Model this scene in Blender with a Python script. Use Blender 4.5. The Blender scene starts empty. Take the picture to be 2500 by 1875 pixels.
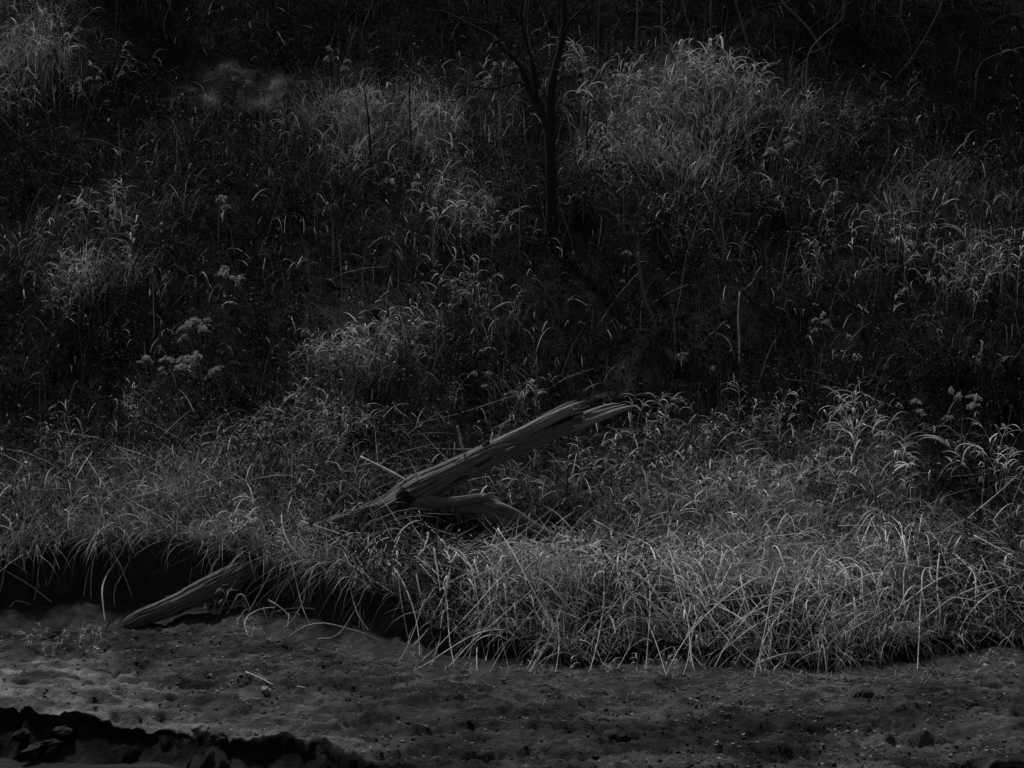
import bpy, math, random
import numpy as np
from mathutils import Vector

random.seed(7)
rng = np.random.default_rng(7)
sc = bpy.context.scene
COL = sc.collection

# ------------------------------------------------------------------ camera, light, exposure
FPX = 3847.0            # focal length in pixels of the 2500 px wide photograph
CZ = 2.5                # eye height above the mud shelf (m)
HROW = 860.0            # row of the horizon
cam_d = bpy.data.cameras.new("camera"); cam = bpy.data.objects.new("camera", cam_d); COL.objects.link(cam)
cam.location = (0, 0, CZ); cam.rotation_euler = (math.radians(90), 0, 0)
cam_d.sensor_width = 36.0; cam_d.lens = 36.0 * FPX / 2500.0
cam_d.shift_y = -(937.5 - HROW) / 2500.0
cam_d.clip_start = 0.1; cam_d.clip_end = 600
sc.camera = cam

SUN_EL, SUN_AZ = math.radians(62), math.radians(322)   # azimuth the light comes from, clockwise from +Y
world = bpy.data.worlds.new("World"); sc.world = world; world.use_nodes = True
nt = world.node_tree; nt.nodes.clear()
sky = nt.nodes.new("ShaderNodeTexSky"); sky.sky_type = 'NISHITA'; sky.sun_disc = False
sky.sun_elevation = SUN_EL; sky.sun_rotation = SUN_AZ
sky.dust_density = 3.0; sky.ozone_density = 1.0
bw = nt.nodes.new("ShaderNodeRGBToBW"); bg = nt.nodes.new("ShaderNodeBackground"); bg.inputs[1].default_value = 0.05
wo = nt.nodes.new("ShaderNodeOutputWorld")
nt.links.new(sky.outputs[0], bw.inputs[0]); nt.links.new(bw.outputs[0], bg.inputs[0]); nt.links.new(bg.outputs[0], wo.inputs[0])

sun_d = bpy.data.lights.new("sun", 'SUN'); sun_d.energy = 3.4; sun_d.angle = math.radians(5); sun_d.color = (1, 1, 1)
sun = bpy.data.objects.new("sun", sun_d); COL.objects.link(sun)
sdir = Vector((math.sin(SUN_AZ) * math.cos(SUN_EL), math.cos(SUN_AZ) * math.cos(SUN_EL), math.sin(SUN_EL)))
sun.rotation_euler = (-sdir).to_track_quat('-Z', 'Y').to_euler()

vs = sc.view_settings
vs.view_transform = 'Standard'; vs.look = 'None'; vs.gamma = 1.0; vs.use_curve_mapping = False
vs.exposure = -0.05
sc.cycles.max_bounces = 4; sc.cycles.diffuse_bounces = 2; sc.cycles.glossy_bounces = 2
sc.cycles.transmission_bounces = 2; sc.cycles.transparent_max_bounces = 4

# ------------------------------------------------------------------ noise
def _h(ix, iy, s):
    n = (ix * 374761393 + iy * 668265263 + s * 1274126177) & 0xFFFFFFFF
    n = ((n ^ (n >> 13)) * 1274126177) & 0xFFFFFFFF
    return ((n ^ (n >> 16)) & 0xFFFF) / 65535.0
def vnoise(x, y, s=0):
    x = np.asarray(x, float); y = np.asarray(y, float)
    ix = np.floor(x).astype(np.int64); iy = np.floor(y).astype(np.int64)
    fx = x - ix; fy = y - iy
    fx = fx * fx * (3 - 2 * fx); fy = fy * fy * (3 - 2 * fy)
    a = _h(ix, iy, s); b = _h(ix + 1, iy, s); c = _h(ix, iy + 1, s); d = _h(ix + 1, iy + 1, s)
    return (a * (1 - fx) + b * fx) * (1 - fy) + (c * (1 - fx) + d * fx) * fy
def fbm(x, y, s=0, o=4):
    t = 0; a = 0.5; n = 0
    for k in range(o):
        t = t + a * vnoise(x * 2 ** k, y * 2 ** k, s + k * 17); n += a; a *= 0.5
    return t / n
def sstep(a, b, x):
    t = np.clip((x - a) / (b - a), 0, 1); return t * t * (3 - 2 * t)

# ------------------------------------------------------------------ terrain
LIP = np.array([(-30, 11.6, .0), (-8, 11.3, .02), (-4.4, 11.15, .0), (-3.5, 11.1, 0), (-2.96, 11.0, -.04), (-2.76, 10.96, -.07), (-2.44, 11.0, -.1), (-2.2, 10.86, -.11),
                (-1.95, 10.6, -.12), (-1.78, 10.49, -.135), (-1.55, 10.68, -.14), (-1.3, 10.66, -.14), (-1.09, 10.41, -.15), (-.95, 10.2, -.15), (-.6, 9.95, -.15), (0, 9.7, -.15),
                (1.5, 9.5, -.15), (2.5, 9.75, -.15), (3.1, 10.02, -.14), (4, 10.2, -.12), (8, 10.4, -.1), (30, 10.4, -.1)])
FOOT = np.array([(-30, 14.6), (-8, 14.4), (-4.3, 14.7), (-3.5, 14.75), (-2.7, 14.7), (-2.1, 14.35), (-1.5, 13.9), (-1.0, 13.3), (-.6, 12.75), (0, 12.5), (1.5, 12.38),
                 (2.5, 12.35), (3.3, 12.6), (4, 12.9), (8, 13), (30, 13)])
def lip_y(x): return np.interp(x, LIP[:, 0], LIP[:, 1]) + 0.10 * (fbm(x * 3.1, 0 * x, 5) - .5) + .02 * (vnoise(x * 14, 0 * x, 6) - .5)
def lip_z(x): return np.interp(x, LIP[:, 0], LIP[:, 2])
def foot_y(x): return np.interp(x, FOOT[:, 0], FOOT[:, 1]) + 0.55 * (fbm(x * 1.7, 0 * x + 3, 8) - .5) + .12 * (vnoise(x * 6, 0 * x, 9) - .5)
ZB = np.array([(12, .42), (12.8, .50), (14.5, .64), (17.5, 1.64), (20.5, 4.1), (23.5, 6.2), (27, 8.7), (34, 12.0), (60, 19), (120, 22)])
def pix(x, y, z):
    y = np.maximum(y, .5); return 1250 + FPX * x / y, HROW - FPX * (z - CZ) / y
def W(px, py, y): return np.array([(px - 1250) * y / FPX, y, CZ - (py - HROW) * y / FPX])
BUMPS = []
def hill(x, y):
    z = np.interp(y, ZB[:, 0], ZB[:, 1])
    g = sstep(14, 19, y)
    z = z + (fbm(x * .35, y * .35, 11) - .5) * (.15 + .9 * g) + (fbm(x * 1.3, y * 1.3, 12) - .5) * (.16 + .25 * g) + (fbm(x * 5, y * 5, 13, 3) - .5) * .06
    z = z - (.10 + .34 * sstep(-1.2, -.2, x) * vnoise(x * 1.6, 0 * x, 14) * sstep(2.4, 1.4, x) + .24 * sstep(1.3, 2.2, x)) * (1 - sstep(0, .7, y - foot_y(x)))
    for bx, by, r, h in BUMPS:
        z = z + h * np.exp(-((x - bx) ** 2 + (y - by) ** 2) / (r * r))
    return z
def mud(x, y):
    l = lip_y(x); f = foot_y(x); t = np.clip((y - l) / (f - l), 0, 1.2)
    z = lip_z(x) * (1 - sstep(0, .8, t)) + .02 * t
    z = z + (fbm(x * 1.1, y * 1.3, 21) - .5) * .10 + (fbm(x * 4.2, y * 5, 22, 3) - .5) * .06 + (fbm(x * 12, y * 14, 26, 3) - .5) * .03
    n = vnoise(x * 6.3 + 2 * vnoise(x * 2, y * 2, 3), y * 9, 23); z = z - .035 * sstep(.60, .8, n)
    n = vnoise(x * 13, y * 17, 24); z = z - .022 * sstep(.62, .85, n) + .018 * (np.abs(fbm(x * 9, y * 13, 27, 3) - .5) - .1) + .020 * (vnoise(x * 31, y * 37, 28) - .5)
    n = fbm(x * 2.2, y * 6, 25, 3); z = z + .045 * sstep(.5, .53, n) * (1 - sstep(.6, 2.2, y - l))     # broken crust near the water
    return z
def ground(x, y):
    x = np.asarray(x, float); y = np.asarray(y, float)
    return np.where(y > foot_y(x) + .04, hill(x, y), mud(x, y))
def G(px, py):
    """the ground point that a ray of the photograph through (px, py) meets"""
    ys = np.arange(9.6, 60, .03); xs = (px - 1250) * ys / FPX; zr = CZ - (py - HROW) * ys / FPX
    hit = np.nonzero(zr <= ground(xs, ys))[0]
    k = hit[0] if len(hit) else len(ys) - 1
    return np.array([xs[k], ys[k], float(ground(xs[k], ys[k]))])
for (px, py, r, h) in ((545, 200, .45, .22), (1190, 1345, .5, -.16), (650, 1380, .45, .10), (1600, 905, .5, .25), (1700, 250, 1.0, .3), (900, 250, .9, .3), (160, 150, 1.1, .45)):
    p = G(px, py); BUMPS.append((p[0], p[1], r, h))
# how much dry pale grass stands where (0-9), laid out over the slope as seen from the far bank
GRID = """4300000000000010000000000
5620121011111234531000000
3101224788743146775434211
1112122366631147764321222
0123211122342122333213343
3443211212341122222323443
2643211111121110111223343
0110110133432111001111232
1001211453212101000111121
1002212342214000111111010
2223443432222122434325100
4456654433223334556554201
4567765432334555656665545
3444542233336754566555533
2112112333235555543656433
2211002211133334532455322
1100000011122213323333321
0000000001111111111111110""".split()
GR = np.array([[float(c) for c in r] for r in GRID])
def grass_amount(x, y, z):
    u, v = pix(x, y, z + .22)
    gx = np.clip(u / 100 - .5, 0, 23.999); gy = np.clip(v / 100 - .5, 0, 16.999)
    ix = gx.astype(int); iy = gy.astype(int); fx = gx - ix; fy = gy - iy
    a = (GR[iy, ix] * (1 - fx) + GR[iy, ix + 1] * fx) * (1 - fy) + (GR[iy + 1, ix] * (1 - fx) + GR[iy + 1, ix + 1] * fx) * fy
    return a + 2.4 * (fbm(x * 1.9, y * 1.9, 41, 3) - .5) * (a > .3)

PALE = []   # bare pale soil patches: x, y, rx, ry, strength
for px, py, rx, ry, s in ((545, 195, .5, .4, 1.9), (640, 235, .7, .3, 1.5), (1650, 795, .8, .5, .10), (1560, 905, .35, .15, .35), (930, 760, .8, .35, .25), (1650, 875, .16, .06, .8)):
    p = G(px, py); PALE.append((p[0], p[1], rx, ry, s))
def pale_amount(x, y):
    a = np.zeros_like(x)
    for bx, by, rx, ry, s in PALE:
        a = np.maximum(a, s * (.25 + .75 * sstep(.38, .56, fbm(x * 4.5, y * 4.5, 36))) * 1.0 * np.exp(-(((x - bx) / rx) ** 2 + ((y - by) / ry) ** 2) ** 1.5))
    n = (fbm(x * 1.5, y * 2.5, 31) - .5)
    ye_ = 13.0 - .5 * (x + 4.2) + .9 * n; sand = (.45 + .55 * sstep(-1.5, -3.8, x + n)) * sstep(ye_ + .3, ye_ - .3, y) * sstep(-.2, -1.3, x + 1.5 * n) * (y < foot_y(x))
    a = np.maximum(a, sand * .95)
    a = np.maximum(a, .28 * sstep(.45, .65, fbm(x * 1.2, y * 2, 33)) * (y < foot_y(x)))
    return a

# ------------------------------------------------------------------ materials (all neutral: the photograph is black and white)
def mat(name, lo, hi, rough=.9, scale=8.0, bump=.0, bscale=40.0, attr=None, stretch=(1, 1, 1), coords='Object', trans=0.0, spec=.3):
    m = bpy.data.materials.new(name); m.use_nodes = True; t = m.node_tree; N = t.nodes; L = t.links
    N.clear(); out = N.new("ShaderNodeOutputMaterial")
    tc = N.new("ShaderNodeTexCoord"); mp = N.new("ShaderNodeMapping"); mp.inputs['Scale'].default_value = stretch
    L.new(tc.outputs[coords], mp.inputs[0])
    nz = N.new("ShaderNodeTexNoise"); nz.inputs['Scale'].default_value = scale; nz.inputs['Detail'].default_value = 6; nz.inputs['Roughness'].default_value = .65
    L.new(mp.outputs[0], nz.inputs['Vector'])
    mr = N.new("ShaderNodeMapRange"); mr.inputs['From Min'].default_value = .3; mr.inputs['From Max'].default_value = .7
    mr.inputs['To Min'].default_value = lo; mr.inputs['To Max'].default_value = hi
    L.new(nz.outputs['Fac'], mr.inputs['Value']); val = mr.outputs[0]
    if attr:
        at = N.new("ShaderNodeAttribute"); at.attribute_name = attr
        mu = N.new("ShaderNodeMath"); mu.operation = 'MULTIPLY'; L.new(val, mu.inputs[0]); L.new(at.outputs['Fac'], mu.inputs[1]); val = mu.outputs[0]
    if trans > 0:
        d = N.new("ShaderNodeBsdfDiffuse"); tr = N.new("ShaderNodeBsdfTranslucent"); mx = N.new("ShaderNodeMixShader"); mx.inputs[0].default_value = trans
        L.new(val, d.inputs[0]); L.new(val, tr.inputs[0]); L.new(d.outputs[0], mx.inputs[1]); L.new(tr.outputs[0], mx.inputs[2]); L.new(mx.outputs[0], out.inputs[0])
    else:
        b = N.new("ShaderNodeBsdfPrincipled"); b.inputs['Roughness'].default_value = rough; b.inputs['Specular IOR Level'].default_value = spec
        L.new(val, b.inputs['Base Color']); L.new(b.outputs[0], out.inputs[0])
        if bump > 0:
            n2 = N.new("ShaderNodeTexNoise"); n2.inputs['Scale'].default_value = bscale; n2.inputs['Detail'].default_value = 8; n2.inputs['Roughness'].default_value = .7
            L.new(mp.outputs[0], n2.inputs['Vector'])
            bp = N.new("ShaderNodeBump"); bp.inputs['Strength'].default_value = 1.0; bp.inputs['Distance'].default_value = bump
            L.new(n2.outputs['Fac'], bp.inputs['Height']); L.new(bp.outputs[0], b.inputs['Normal'])
    return m
M_soil = mat("damp soil", .5, 1.4, 1.0, 9, .04, 30, attr='shade', spec=.0)
M_grass = mat("dry grass", .8, 1.2, attr='shade', scale=3, trans=.22)
M_leaf = mat("dull leaf", .75, 1.25, attr='shade', scale=4, trans=.15)
M_wood = mat("weathered wood", .03, .34, .9, 4.2, .016, 14, stretch=(1.6, 36, 1), coords='UV', spec=.25)
M_raw = mat("bleached split wood", .07, .42, .9, 2.6, .010, 11, stretch=(1.0, 34, 1), coords='UV', spec=.2)
M_rot_and_shade = mat("dark rotten wood and split shade", .01, .04, .9, 3.0, .012, 10, stretch=(1.5, 18, 1), coords='UV', spec=.1)  # rotten wood, also the shade painted into the log's split
M_bark = mat("dark bark", .015, .05, .9, 6, .012, 18, stretch=(1, 8, 1), coords='UV', spec=.1)
M_palebark = mat("pale bark", .09, .2, .85, 6, .004, 18, stretch=(1, 8, 1), coords='UV', spec=.1)
M_twig = mat("twig", .08, .20, .9, 9, spec=.1)
M_straw = mat("dead stalk", .24, .6, .7, 18, spec=.25)
M_stone = mat("stone", .12, .3, .8, 14, .006, 60, spec=.3)
M_fluff = mat("seed fluff", .8, 1.2, attr='shade', scale=20, trans=.35)
M_water = bpy.data.materials.new("creek water"); M_water.use_nodes = True
_t = M_water.node_tree; _b = _t.nodes["Principled BSDF"]; _b.inputs['Base Color'].default_value = (.035, .035, .035, 1); _b.inputs['Roughness'].default_value = .12
_tc = _t.nodes.new("ShaderNodeTexCoord"); _mp = _t.nodes.new("ShaderNodeMapping"); _mp.inputs['Scale'].default_value = (1, 3, 1)
_n = _t.nodes.new("ShaderNodeTexNoise"); _n.inputs['Scale'].default_value = 3; _n.inputs['Detail'].default_value = 4
_bp = _t.nodes.new("ShaderNodeBump"); _bp.inputs['Distance'].default_value = .03
_t.links.new(_tc.outputs['Object'], _mp.inputs[0]); _t.links.new(_mp.outputs[0], _n.inputs['Vector']); _t.links.new(_n.outputs['Fac'], _bp.inputs['Height']); _t.links.new(_bp.outputs[0], _b.inputs['Normal'])

# ------------------------------------------------------------------ mesh helpers
def mesh_from(name, V, F, m, shade=None, uv=None, smooth=False):
    """F: int array (n,k) of quads or triangles"""
    V = np.asarray(V, np.float32); F = np.asarray(F, np.int32)
    me = bpy.data.meshes.new(name); k = F.shape[1]
    me.vertices.add(len(V)); me.vertices.foreach_set("co", V.ravel())
    me.loops.add(F.size); me.loops.foreach_set("vertex_index", F.ravel())
    me.polygons.add(len(F)); me.polygons.foreach_set("loop_start", np.arange(0, F.size, k, dtype=np.int32))
    me.update(calc_edges=True)
    if smooth: me.polygons.foreach_set("use_smooth", np.ones(len(F), bool))
    if shade is not None:
        a = me.attributes.new("shade", 'FLOAT', 'POINT'); a.data.foreach_set("value", np.asarray(shade, np.float32))
    if uv is not None:
        u = me.uv_layers.new(name="UVMap"); u.data.foreach_set("uv", np.asarray(uv, np.float32)[F.ravel()].ravel())
    me.materials.append(m); me.validate(); return me
def obj(name, me, parent=None, loc=None):
    o = bpy.data.objects.new(name, me); COL.objects.link(o)
    if parent: o.parent = parent
    if loc is not None: o.location = loc
    return o
def empty(name, loc, label, cat, group=None):
    o = bpy.data.objects.new(name, None); COL.objects.link(o); o.location = [float(c) for c in loc]; o.empty_display_size = .2
    return tag(o, label, cat, group)
def tag(o, label, cat, group=None, kind=None):
    o['label'] = label; o['category'] = cat
    if group: o['group'] = group
    if kind: o['kind'] = kind
    return o
def merge(parts):
    """join (V,F,shade) pieces with the same face size"""
    Vs, Fs, Ss, o = [], [], [], 0
    for V, F, S in parts:
        Vs.append(V); Fs.append(F + o); Ss.append(S); o += len(V)
    return np.concatenate(Vs), np.concatenate(Fs), np.concatenate(Ss)

def ribbons(P, az, th0, bend, L, w, K, sh, curl=None, roll=None, pw=1.6):
    """N arched tapering blades. P (N,3) bases; th0 start angle from vertical; bend added along the length"""
    N = len(P); t = np.linspace(0, 1, K + 1)
    th = th0[:, None] + bend[:, None] * t[None] ** pw
    a = az[:, None] + (0 if curl is None else curl[:, None] * t[None])
    d = np.stack([np.sin(th) * np.cos(a), np.sin(th) * np.sin(a), np.cos(th)], -1)
    seg = (d[:, 1:] + d[:, :-1]) * .5 * (L / K)[:, None, None]
    C = np.concatenate([np.zeros((N, 1, 3)), np.cumsum(seg, 1)], 1) + P[:, None]
    side = np.stack([-np.sin(a), np.cos(a), np.zeros_like(a)], -1)
    if roll is not None:
        nrm = np.cross(d, side); r = roll[:, None, None]
        side = side * np.cos(r) + nrm * np.sin(r)
    wp = w[:, None] * np.clip(1.02 - t[None] ** 2.2, .04, 1) * (.55 + .45 * np.minimum(1, t[None] * 4))
    A = C - side * wp[..., None] * .5; B = C + side * wp[..., None] * .5
    V = np.stack([A, B], 2).reshape(-1, 3)
    base = (np.arange(N) * (K + 1) * 2)[:, None] + np.arange(K)[None] * 2
    F = np.stack([base, base + 1, base + 3, base + 2], -1).reshape(-1, 4)
    S = np.repeat(sh, (K + 1) * 2)
    return V, F, S
def leaves(P, size, sh, aspect=.5, flat=0.0):
    """small four-cornered folded leaves with random attitudes"""
    N = len(P)
    d = rng.normal(size=(N, 3)); d[:, 2] *= (1 - flat); d /= np.linalg.norm(d, axis=1)[:, None]
    u = rng.normal(size=(N, 3)); u = u * (1 - flat) + np.array([0, 0, 1.6 * flat]); s = np.cross(d, u); s /= np.linalg.norm(s, axis=1)[:, None] + 1e-9
    n = np.cross(d, s); z = size[:, None]
    V = np.stack([P, P + d * z * .5 + s * z * aspect * .5 + n * z * .12, P + d * z - n * z * .1, P + d * z * .45 - s * z * aspect * .5 + n * z * .12], 1).reshape(-1, 3)
    F = (np.arange(N) * 4)[:, None] + np.arange(4)[None]
    return V, F, np.repeat(sh, 4)
def tube(pts, rad, nseg=8, rough=0.0, lumps=0.0, seed=1, sub=4, cap=True, flat=None, fine=(2.0, 30.0), cracks=0):
    """smooth tube through pts; returns V, F, UV. rough: lengthwise fibre relief, lumps: broad unevenness"""
    pts = np.asarray(pts, float); rad = np.asarray(rad, float)
    n = len(pts); tt = np.linspace(0, n - 1, (n - 1) * sub + 1)
    def cr(A):
        A = np.asarray(A, float); A2 = np.concatenate([[2 * A[0] - A[1]], A, [2 * A[-1] - A[-2]]])
        i = np.minimum(tt.astype(int), n - 2); f = (tt - i); f = f[:, None] if A.ndim > 1 else f
        p0, p1, p2, p3 = A2[i], A2[i + 1], A2[i + 2], A2[i + 3]
        return .5 * ((2 * p1) + (-p0 + p2) * f + (2 * p0 - 5 * p1 + 4 * p2 - p3) * f ** 2 + (-p0 + 3 * p1 - 3 * p2 + p3) * f ** 3)
    C = cr(pts); R = np.maximum(cr(rad), .0008)
    T = np.gradient(C, axis=0); T /= np.linalg.norm(T, axis=1)[:, None] + 1e-12
    up = np.array([0.0, -1.0, 0.0]) if abs(T[:, 1]).max() < .9 else np.array([1.0, 0, 0])
    S = np.cross(T, up); S /= np.linalg.norm(S, axis=1)[:, None]; U = np.cross(S, T)
    s = np.concatenate([[0], np.cumsum(np.linalg.norm(np.diff(C, axis=0), axis=1))])
    th = np.linspace(0, 2 * np.pi, nseg, endpoint=False)
    ss, hh = np.meshgrid(s, th, indexing='ij')
    cx, sx = np.cos(hh), np.sin(hh)
    k = np.ones_like(ss)
    if rough: 
        q = fbm(ss * fine[0] + 9 * seed, (cx + 2) * fine[1] * .16 + (sx + 2) * fine[1] * .11, seed, 4); q2 = fbm(ss * fine[0] * .6, (sx - cx + 5) * fine[1] * .1, seed + 5, 3)
        k += rough * ((q - .5) * 2) - rough * 1.6 * sstep(.60, .68, q2)
    if cracks:
        rc = np.random.default_rng(seed * 77)
        for q in range(cracks):
            t0 = rc.uniform(.5, 3.3); a0 = rc.uniform(-.1, .85) * s[-1]; a1 = a0 + rc.uniform(.12, .45) * s[-1]; dp = rc.uniform(.06, .22); wd = rc.uniform(.035, .09)
            wob = .35 * (vnoise(ss * 2.2, 0 * ss, 300 + q) - .5) + .10 * (vnoise(ss * 14, 0 * ss, 330 + q) - .5)
            win = sstep(a0, a0 + .12, ss) * sstep(a1, a1 - .15, ss)
            k -= dp * win * np.exp(-((hh - t0 - wob) / wd) ** 2) - .035 * win * np.exp(-((hh - t0 - wob - 2.2 * wd) / wd) ** 2)
    if lumps: k += lumps * (fbm(ss * 3 + seed, cx * 1.2 + 7, seed + 2) - .5) * 2 + lumps * (fbm(ss * 3, sx * 1.2 + 3, seed + 3) - .5) * 2
    rr = R[:, None] * k; f2 = 1 if flat is None else flat
    V = C[:, None] + S[:, None] * (rr * cx)[..., None] + U[:, None] * (rr * sx * f2)[..., None]
    nr = len(C); i = np.arange(nr - 1)[:, None] * nseg; j = np.arange(nseg)[None]; j2 = (j + 1) % nseg
    F = np.stack([i + j, i + j2, i + nseg + j2, i + nseg + j], -1).reshape(-1, 4)
    V = V.reshape(-1, 3); UV = np.stack([ss, hh * .15 / 1.0], -1).reshape(-1, 2)
    if cap:
        b = len(V); V = np.concatenate([V, C[:1] + T[:1] * R[0] * .3, C[-1:] - T[-1:] * R[-1] * .25]); UV = np.concatenate([UV, [[0, 0], [s[-1], 0]]])
        jj = np.arange(nseg); k2 = (jj + 1) % nseg; e = (nr - 1) * nseg
        F = np.concatenate([F, np.stack([jj, np.full(nseg, b), np.full(nseg, b), k2], -1), np.stack([e + jj, e + k2, np.full(nseg, b + 1), np.full(nseg, b + 1)], -1)])
    return V, F, UV
def clean_tris(V, F, UV):   # quads with a doubled corner -> proper polygons through from_pydata
    return V, F, UV
def tube_mesh(name, pts, rad, m, **k):
    V, F, UV = tube(pts, rad, **k)
    me = bpy.data.meshes.new(name)
    faces = [tuple(dict.fromkeys(f)) for f in F.tolist()]
    me.from_pydata(V.tolist(), [], faces); me.update()
    u = me.uv_layers.new(name="UVMap"); li = np.empty(len(me.loops), np.int32); me.loops.foreach_get("vertex_index", li)
    u.data.foreach_set("uv", UV[li].astype(np.float32).ravel())
    me.polygons.foreach_set("use_smooth", np.ones(len(me.polygons), bool)); me.materials.append(m); return me
def tubes_joined(name, list_of, m, nseg=4, sub=2):
    Vs, Fs, Us, o = [], [], [], 0
    for pts, rad in list_of:
        V, F, UV = tube(pts, rad, nseg=nseg, sub=sub, cap=False); Vs.append(V); Fs.append(F + o); Us.append(UV); o += len(V)
    return mesh_from(name, np.concatenate(Vs), np.concatenate(Fs), m, uv=np.concatenate(Us), smooth=True)

# ------------------------------------------------------------------ the ground as one continuous surface, cut where the land changes
uf = np.linspace(-1, 1, 560); uo = np.geomspace(1.05, 14, 22)
u = np.concatenate([-uo[::-1], uf, uo])
def wid(y): return .52 * np.maximum(y, 9.5)
def grid_mesh(name, X, Y, Z, S, smooth=True):
    r, c = X.shape; i = np.arange(r - 1)[:, None] * c; j = np.arange(c - 1)[None]
    F = np.stack([i + j, i + j + 1, i + c + j + 1, i + c + j], -1).reshape(-1, 4)
    return mesh_from(name, np.stack([X, Y, Z], -1).reshape(-1, 3), F, M_soil, shade=S.ravel(), smooth=smooth)
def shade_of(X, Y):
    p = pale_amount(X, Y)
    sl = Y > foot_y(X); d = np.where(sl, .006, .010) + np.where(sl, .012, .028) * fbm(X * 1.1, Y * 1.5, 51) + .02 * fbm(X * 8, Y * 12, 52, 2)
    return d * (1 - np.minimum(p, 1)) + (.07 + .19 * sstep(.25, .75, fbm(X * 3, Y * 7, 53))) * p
# mud shelf: cut face above the water, lip, shelf to the bank foot
x0 = u * wid(11.0); ly = lip_y(x0); fy = foot_y(x0 * 1.15); lz = mud(x0, ly + .02)
rows = []
cut = [(-.75, -1.0), (-.34, -.34), (-.25, -.30), (-.16, -.25), (-.07, -.18), (-.02, -.12), (.012, -.07), (.008, -.035), (-.01, -.008)]
for dy, z in cut:
    nn = (fbm(x0 * 5, 0 * x0 + z * 20, 61) - .5); n3 = (fbm(x0 * 17, 0 * x0 + z * 60, 62) - .5)
    zz = np.minimum(lz - .01, np.full_like(x0, z) if z < -.29 else lz + z * np.clip((lz + .3) / .3, .3, 1))
    oh = sstep(-1.9, -2.5, x0); dy = np.where(dy > -.01, dy * oh - .05 * (1 - oh) * min(1, -z * 14), dy)
    rows.append((x0, ly + dy + (.22 * nn + .14 * n3) * (z < -.05), zz + .05 * nn + .05 * n3 * (z > -.5) * (z < -.05)))
for t in np.linspace(0, 1, 190) ** 1.05:
    y = ly + t * (fy - ly); xx = u * wid(11.0 + t * 2.6 * 0); xx = x0 * (1 + .15 * t)
    y = lip_y(xx) * (1 - t) + (foot_y(xx) + .22) * t
    rows.append((xx, y, mud(xx, y)))
X = np.array([r[0] for r in rows]); Y = np.array([r[1] for r in rows]); Z = np.array([r[2] for r in rows])
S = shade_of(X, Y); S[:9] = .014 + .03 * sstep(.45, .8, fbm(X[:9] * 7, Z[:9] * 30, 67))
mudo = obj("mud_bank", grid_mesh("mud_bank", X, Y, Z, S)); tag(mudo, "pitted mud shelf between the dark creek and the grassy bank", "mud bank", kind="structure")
# hillside: undercut face, then the slope
rows = []
xa = X[-1]; fya = foot_y(xa)
zt = hill(xa, fya + .10)
zm = mud(xa, fya + .22)
for f, dy in ((-.30, -.95), (-.02, -.80), (.10, -.48), (.20, -.20), (.24, .02), (.45, .10), (.68, .10), (.86, .05), (.96, .0), (1.0, .04)):
    nn = fbm(xa * 3.2, 0 * xa + f * 3, 63) - .5
    zf = mud(xa, fya + dy); rows.append((xa, fya + dy + (.16 if f > 0 else .5) * nn + .05 * (fbm(xa * 14, 0 * xa + f * 9, 64) - .5), (zf + (zt - zf) * f if f > 0 else zf + f * .1) + .03 * nn))
ye = 29.0
for k, t in enumerate(np.linspace(0, 1, 250)):
    xx = xa * (1 + t * (wid(ye) / (wid(11.0) * 1.15) - 1)); y = (foot_y(xx) + .10) * (1 - t) + ye * t
    rows.append((xx, y, hill(xx, y)))
for y in (30, 31.5, 33, 35, 38, 42, 48, 56, 68, 85, 110, 150):
    xx = u * wid(ye) * (1 + (y - ye) * .02); rows.append((xx, np.full_like(xx, y), hill(xx, np.full_like(xx, float(y)))))
X = np.array([r[0] for r in rows]); Y = np.array([r[1] for r in rows]); Z = np.array([r[2] for r in rows])
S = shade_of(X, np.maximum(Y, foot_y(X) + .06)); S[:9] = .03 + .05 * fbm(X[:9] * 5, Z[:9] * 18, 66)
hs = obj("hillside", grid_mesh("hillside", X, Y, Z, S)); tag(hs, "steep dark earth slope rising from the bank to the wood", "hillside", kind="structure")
# creek bed and the near bank under the viewer
yy = np.concatenate([np.linspace(-60, -2, 12), np.linspace(-1, 5, 20), np.linspace(5.5, 10.9, 12)])
xx = u[::4] * 8
X, Y = np.meshgrid(xx, yy); 
Z = np.interp(Y, [-60, -10, 1.2, 3.0, 4.6, 12], [3.0, 1.3, .85, .2, -.75, -1.0]) + (fbm(X * .8, Y * .8, 71) - .5) * .2
nb = obj("near_bank", grid_mesh("near_bank", X, Y, Z, np.full(X.shape, .07))); tag(nb, "earth of the near bank running under the creek", "bank", kind="structure")
wv = np.array([(-80, 2.5, -.30), (80, 2.5, -.30), (80, 11.7, -.30), (-80, 11.7, -.30)], float)
wt = obj("water", mesh_from("water", wv, np.array([[0, 1, 2, 3]]), M_water)); tag(wt, "dark still creek water along the foot of the mud", "water", kind="structure")

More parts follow.
